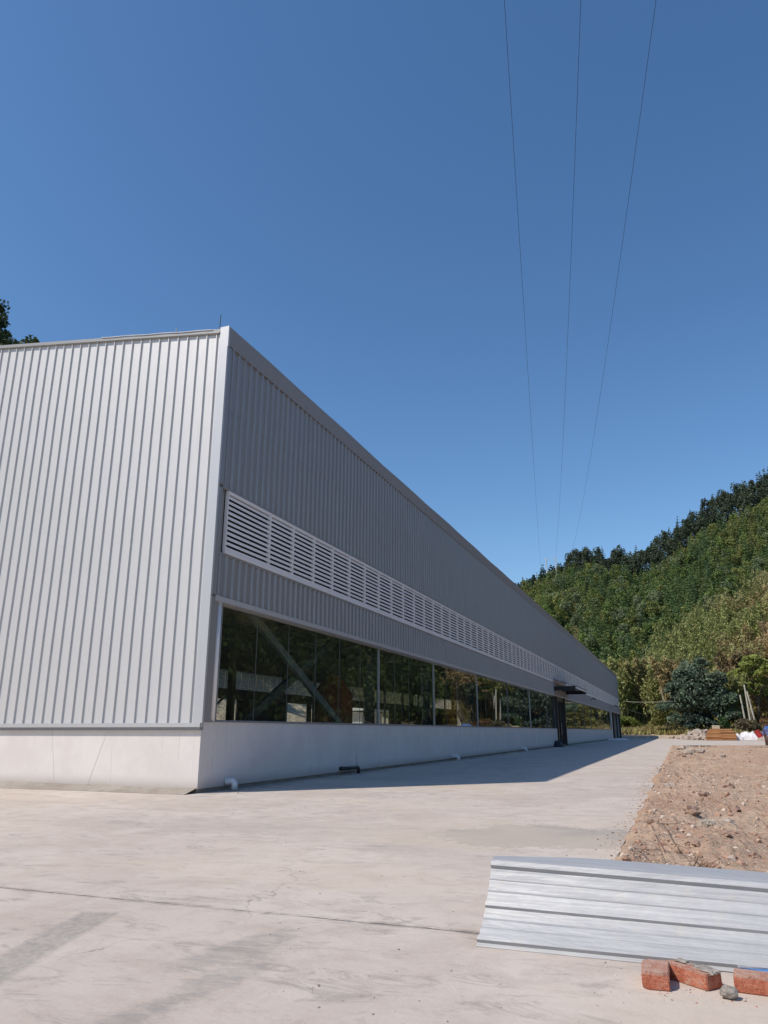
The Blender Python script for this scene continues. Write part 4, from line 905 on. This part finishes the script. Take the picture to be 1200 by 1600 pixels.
# ---------------- foreground sheet, bricks ----------------
prof = []   # (distance up the face, normal offset)
def rib(s0): return [(s0, 0), (s0 + .007, .015), (s0 + .029, .015), (s0 + .036, 0)]
face = [(0, .0), (.022, 0)] + [(.028, .020), (.052, .020), (.058, 0.0)] + [(.10, .0), (.105, .003), (.112, .0), (.150, .0), (.155, .003), (.162, 0)] + rib(.215) + [(.300, 0), (.305, .003), (.312, 0), (.36, 0), (.365, .003), (.372, 0)] + [(.420, 0), (.426, .020), (.452, .020), (.462, .0)]
def sheet_pt(x, s, nrm):
    t = (x + 1.05) / 1.35; topz = .36 - .032 * t; a0 = math.atan2(topz, .29)   # slightly hollow face
    dy, dz = .29, topz; L = math.hypot(dy, dz); u = s / .462
    hollow = -.035 * math.sin(math.pi * u); wav = .003 * math.sin(x * 2.3 + s * 5)
    ny, nz = -dz / L, dy / L; k = nrm + hollow + wav
    return (x + .012 * u - .02 * (1 - u), 4.11 + dy * u + ny * k, .004 + dz * u + nz * k)
xs = np.concatenate([[-1.05], np.arange(-.9, 2.4, .15)]); vv = []; ff = []
back = [(.04, .008), (.10, .014), (.17, .018), (.21, .012), (.24, -.05), (.25, -.2)]
for i, x in enumerate(xs):
    row = [sheet_pt(x, s, n_) for s, n_ in face]; tp = row[-1]; wdt = np.interp(x, [-1.05, -.55, .3, 2.4], [.5, 1.1, 1.15, 1.2])
    row += [(tp[0], tp[1] + a * wdt, tp[2] + b * wdt) for a, b in back]; vv += row
k = len(face) + len(back)
for i in range(len(xs) - 1):
    for j in range(k - 1): a = i * k + j; ff.append((a, a + 1, a + k + 1, a + k))
o = MB().add(vv, ff).build('metal_sheet', MT['galv']); md = o.modifiers.new('thickness', 'SOLIDIFY'); md.thickness = .0025
tag(o, 'bent ribbed galvanised roofing sheet propped on the concrete behind the bricks', 'metal sheet')
m = MB().tube([(.138, 3.952, .048), (.7, 3.99, .050), (1.3, 4.03, .052)], .024, 24); o = m.build('metal_tube', MT['chrome'], None, True); tag(o, 'shiny tin tube lying between the outermost brick and the metal sheet', 'tube')

def brick(name, loc, rz, dims, seed, label, rx=0):
    t = empty(name, loc, rz); t.rotation_euler = (rx, 0, rz); tag(t, label, 'brick', 'bricks in front of the metal sheet')
    bm = bmesh.new(); bmesh.ops.create_cube(bm, size=1)
    for v in bm.verts: v.co = Vector((v.co.x * dims[0], v.co.y * dims[1], v.co.z * dims[2]))
    bmesh.ops.bevel(bm, geom=bm.edges[:], offset=.004, segments=2, affect='EDGES'); bmesh.ops.subdivide_edges(bm, edges=[e for e in bm.edges if e.calc_length() > .03], cuts=7, use_grid_fill=True)
    for v in bm.verts:
        q = v.co * 28 + Vector((seed, seed, 0)); n_ = mnoise.noise(q) * .0022 + mnoise.noise(q * .35) * .003; v.co += v.co.normalized() * n_
        for ci in range(3):
            c = Vector((random.Random(seed * 7 + ci).choice((-.5, .5)) * dims[0], random.Random(seed * 9 + ci).choice((-.5, .5)) * dims[1], random.Random(seed * 3 + ci).choice((-.5, .5)) * dims[2])); d = (v.co - c).length
            if d < .022: v.co += (Vector() - c).normalized() * (.022 - d) * .55
        v.co.z += dims[2] / 2
    me = bpy.data.meshes.new('block'); bm.to_mesh(me); bm.free(); mesh_obj('block', me, MT['brick'], t); return t
def lump(parent, loc, s, seed):
    me = stone_mesh('mortar', s, seed, (1.2, .8, .28), 3, .45); o = mesh_obj('mortar', me, MT['mortar'], parent); o.location = loc
brick('brick', (-.198, 3.835, 0), R_(1), (.112, .20, .068), 3, 'red brick set end-on, its long side running back to the sheet')
b2 = brick('brick', (-.052, 3.905, .0), R_(-38), (.225, .10, .062), 8, 'slanting red brick with grey mortar lumps on top')
lump(b2, (.075, .012, .062), .042, 5); lump(b2, (-.06, .02, .065), .030, 9); lump(b2, (.02, .022, .062), .026, 12)
b3 = brick('brick', (.235, 3.875, 0), R_(-4), (.24, .112, .065), 14, 'darker red brick with a blackened patch, under the tin tube')
o = mesh_obj('stone', stone_mesh('stone', .033, 5, (1.1, .85, .75), 3, .18), MT['mortar']); o.location = (.085, 3.735, .024); tag(o, 'small rounded grey stone before the gap between two bricks', 'stone')
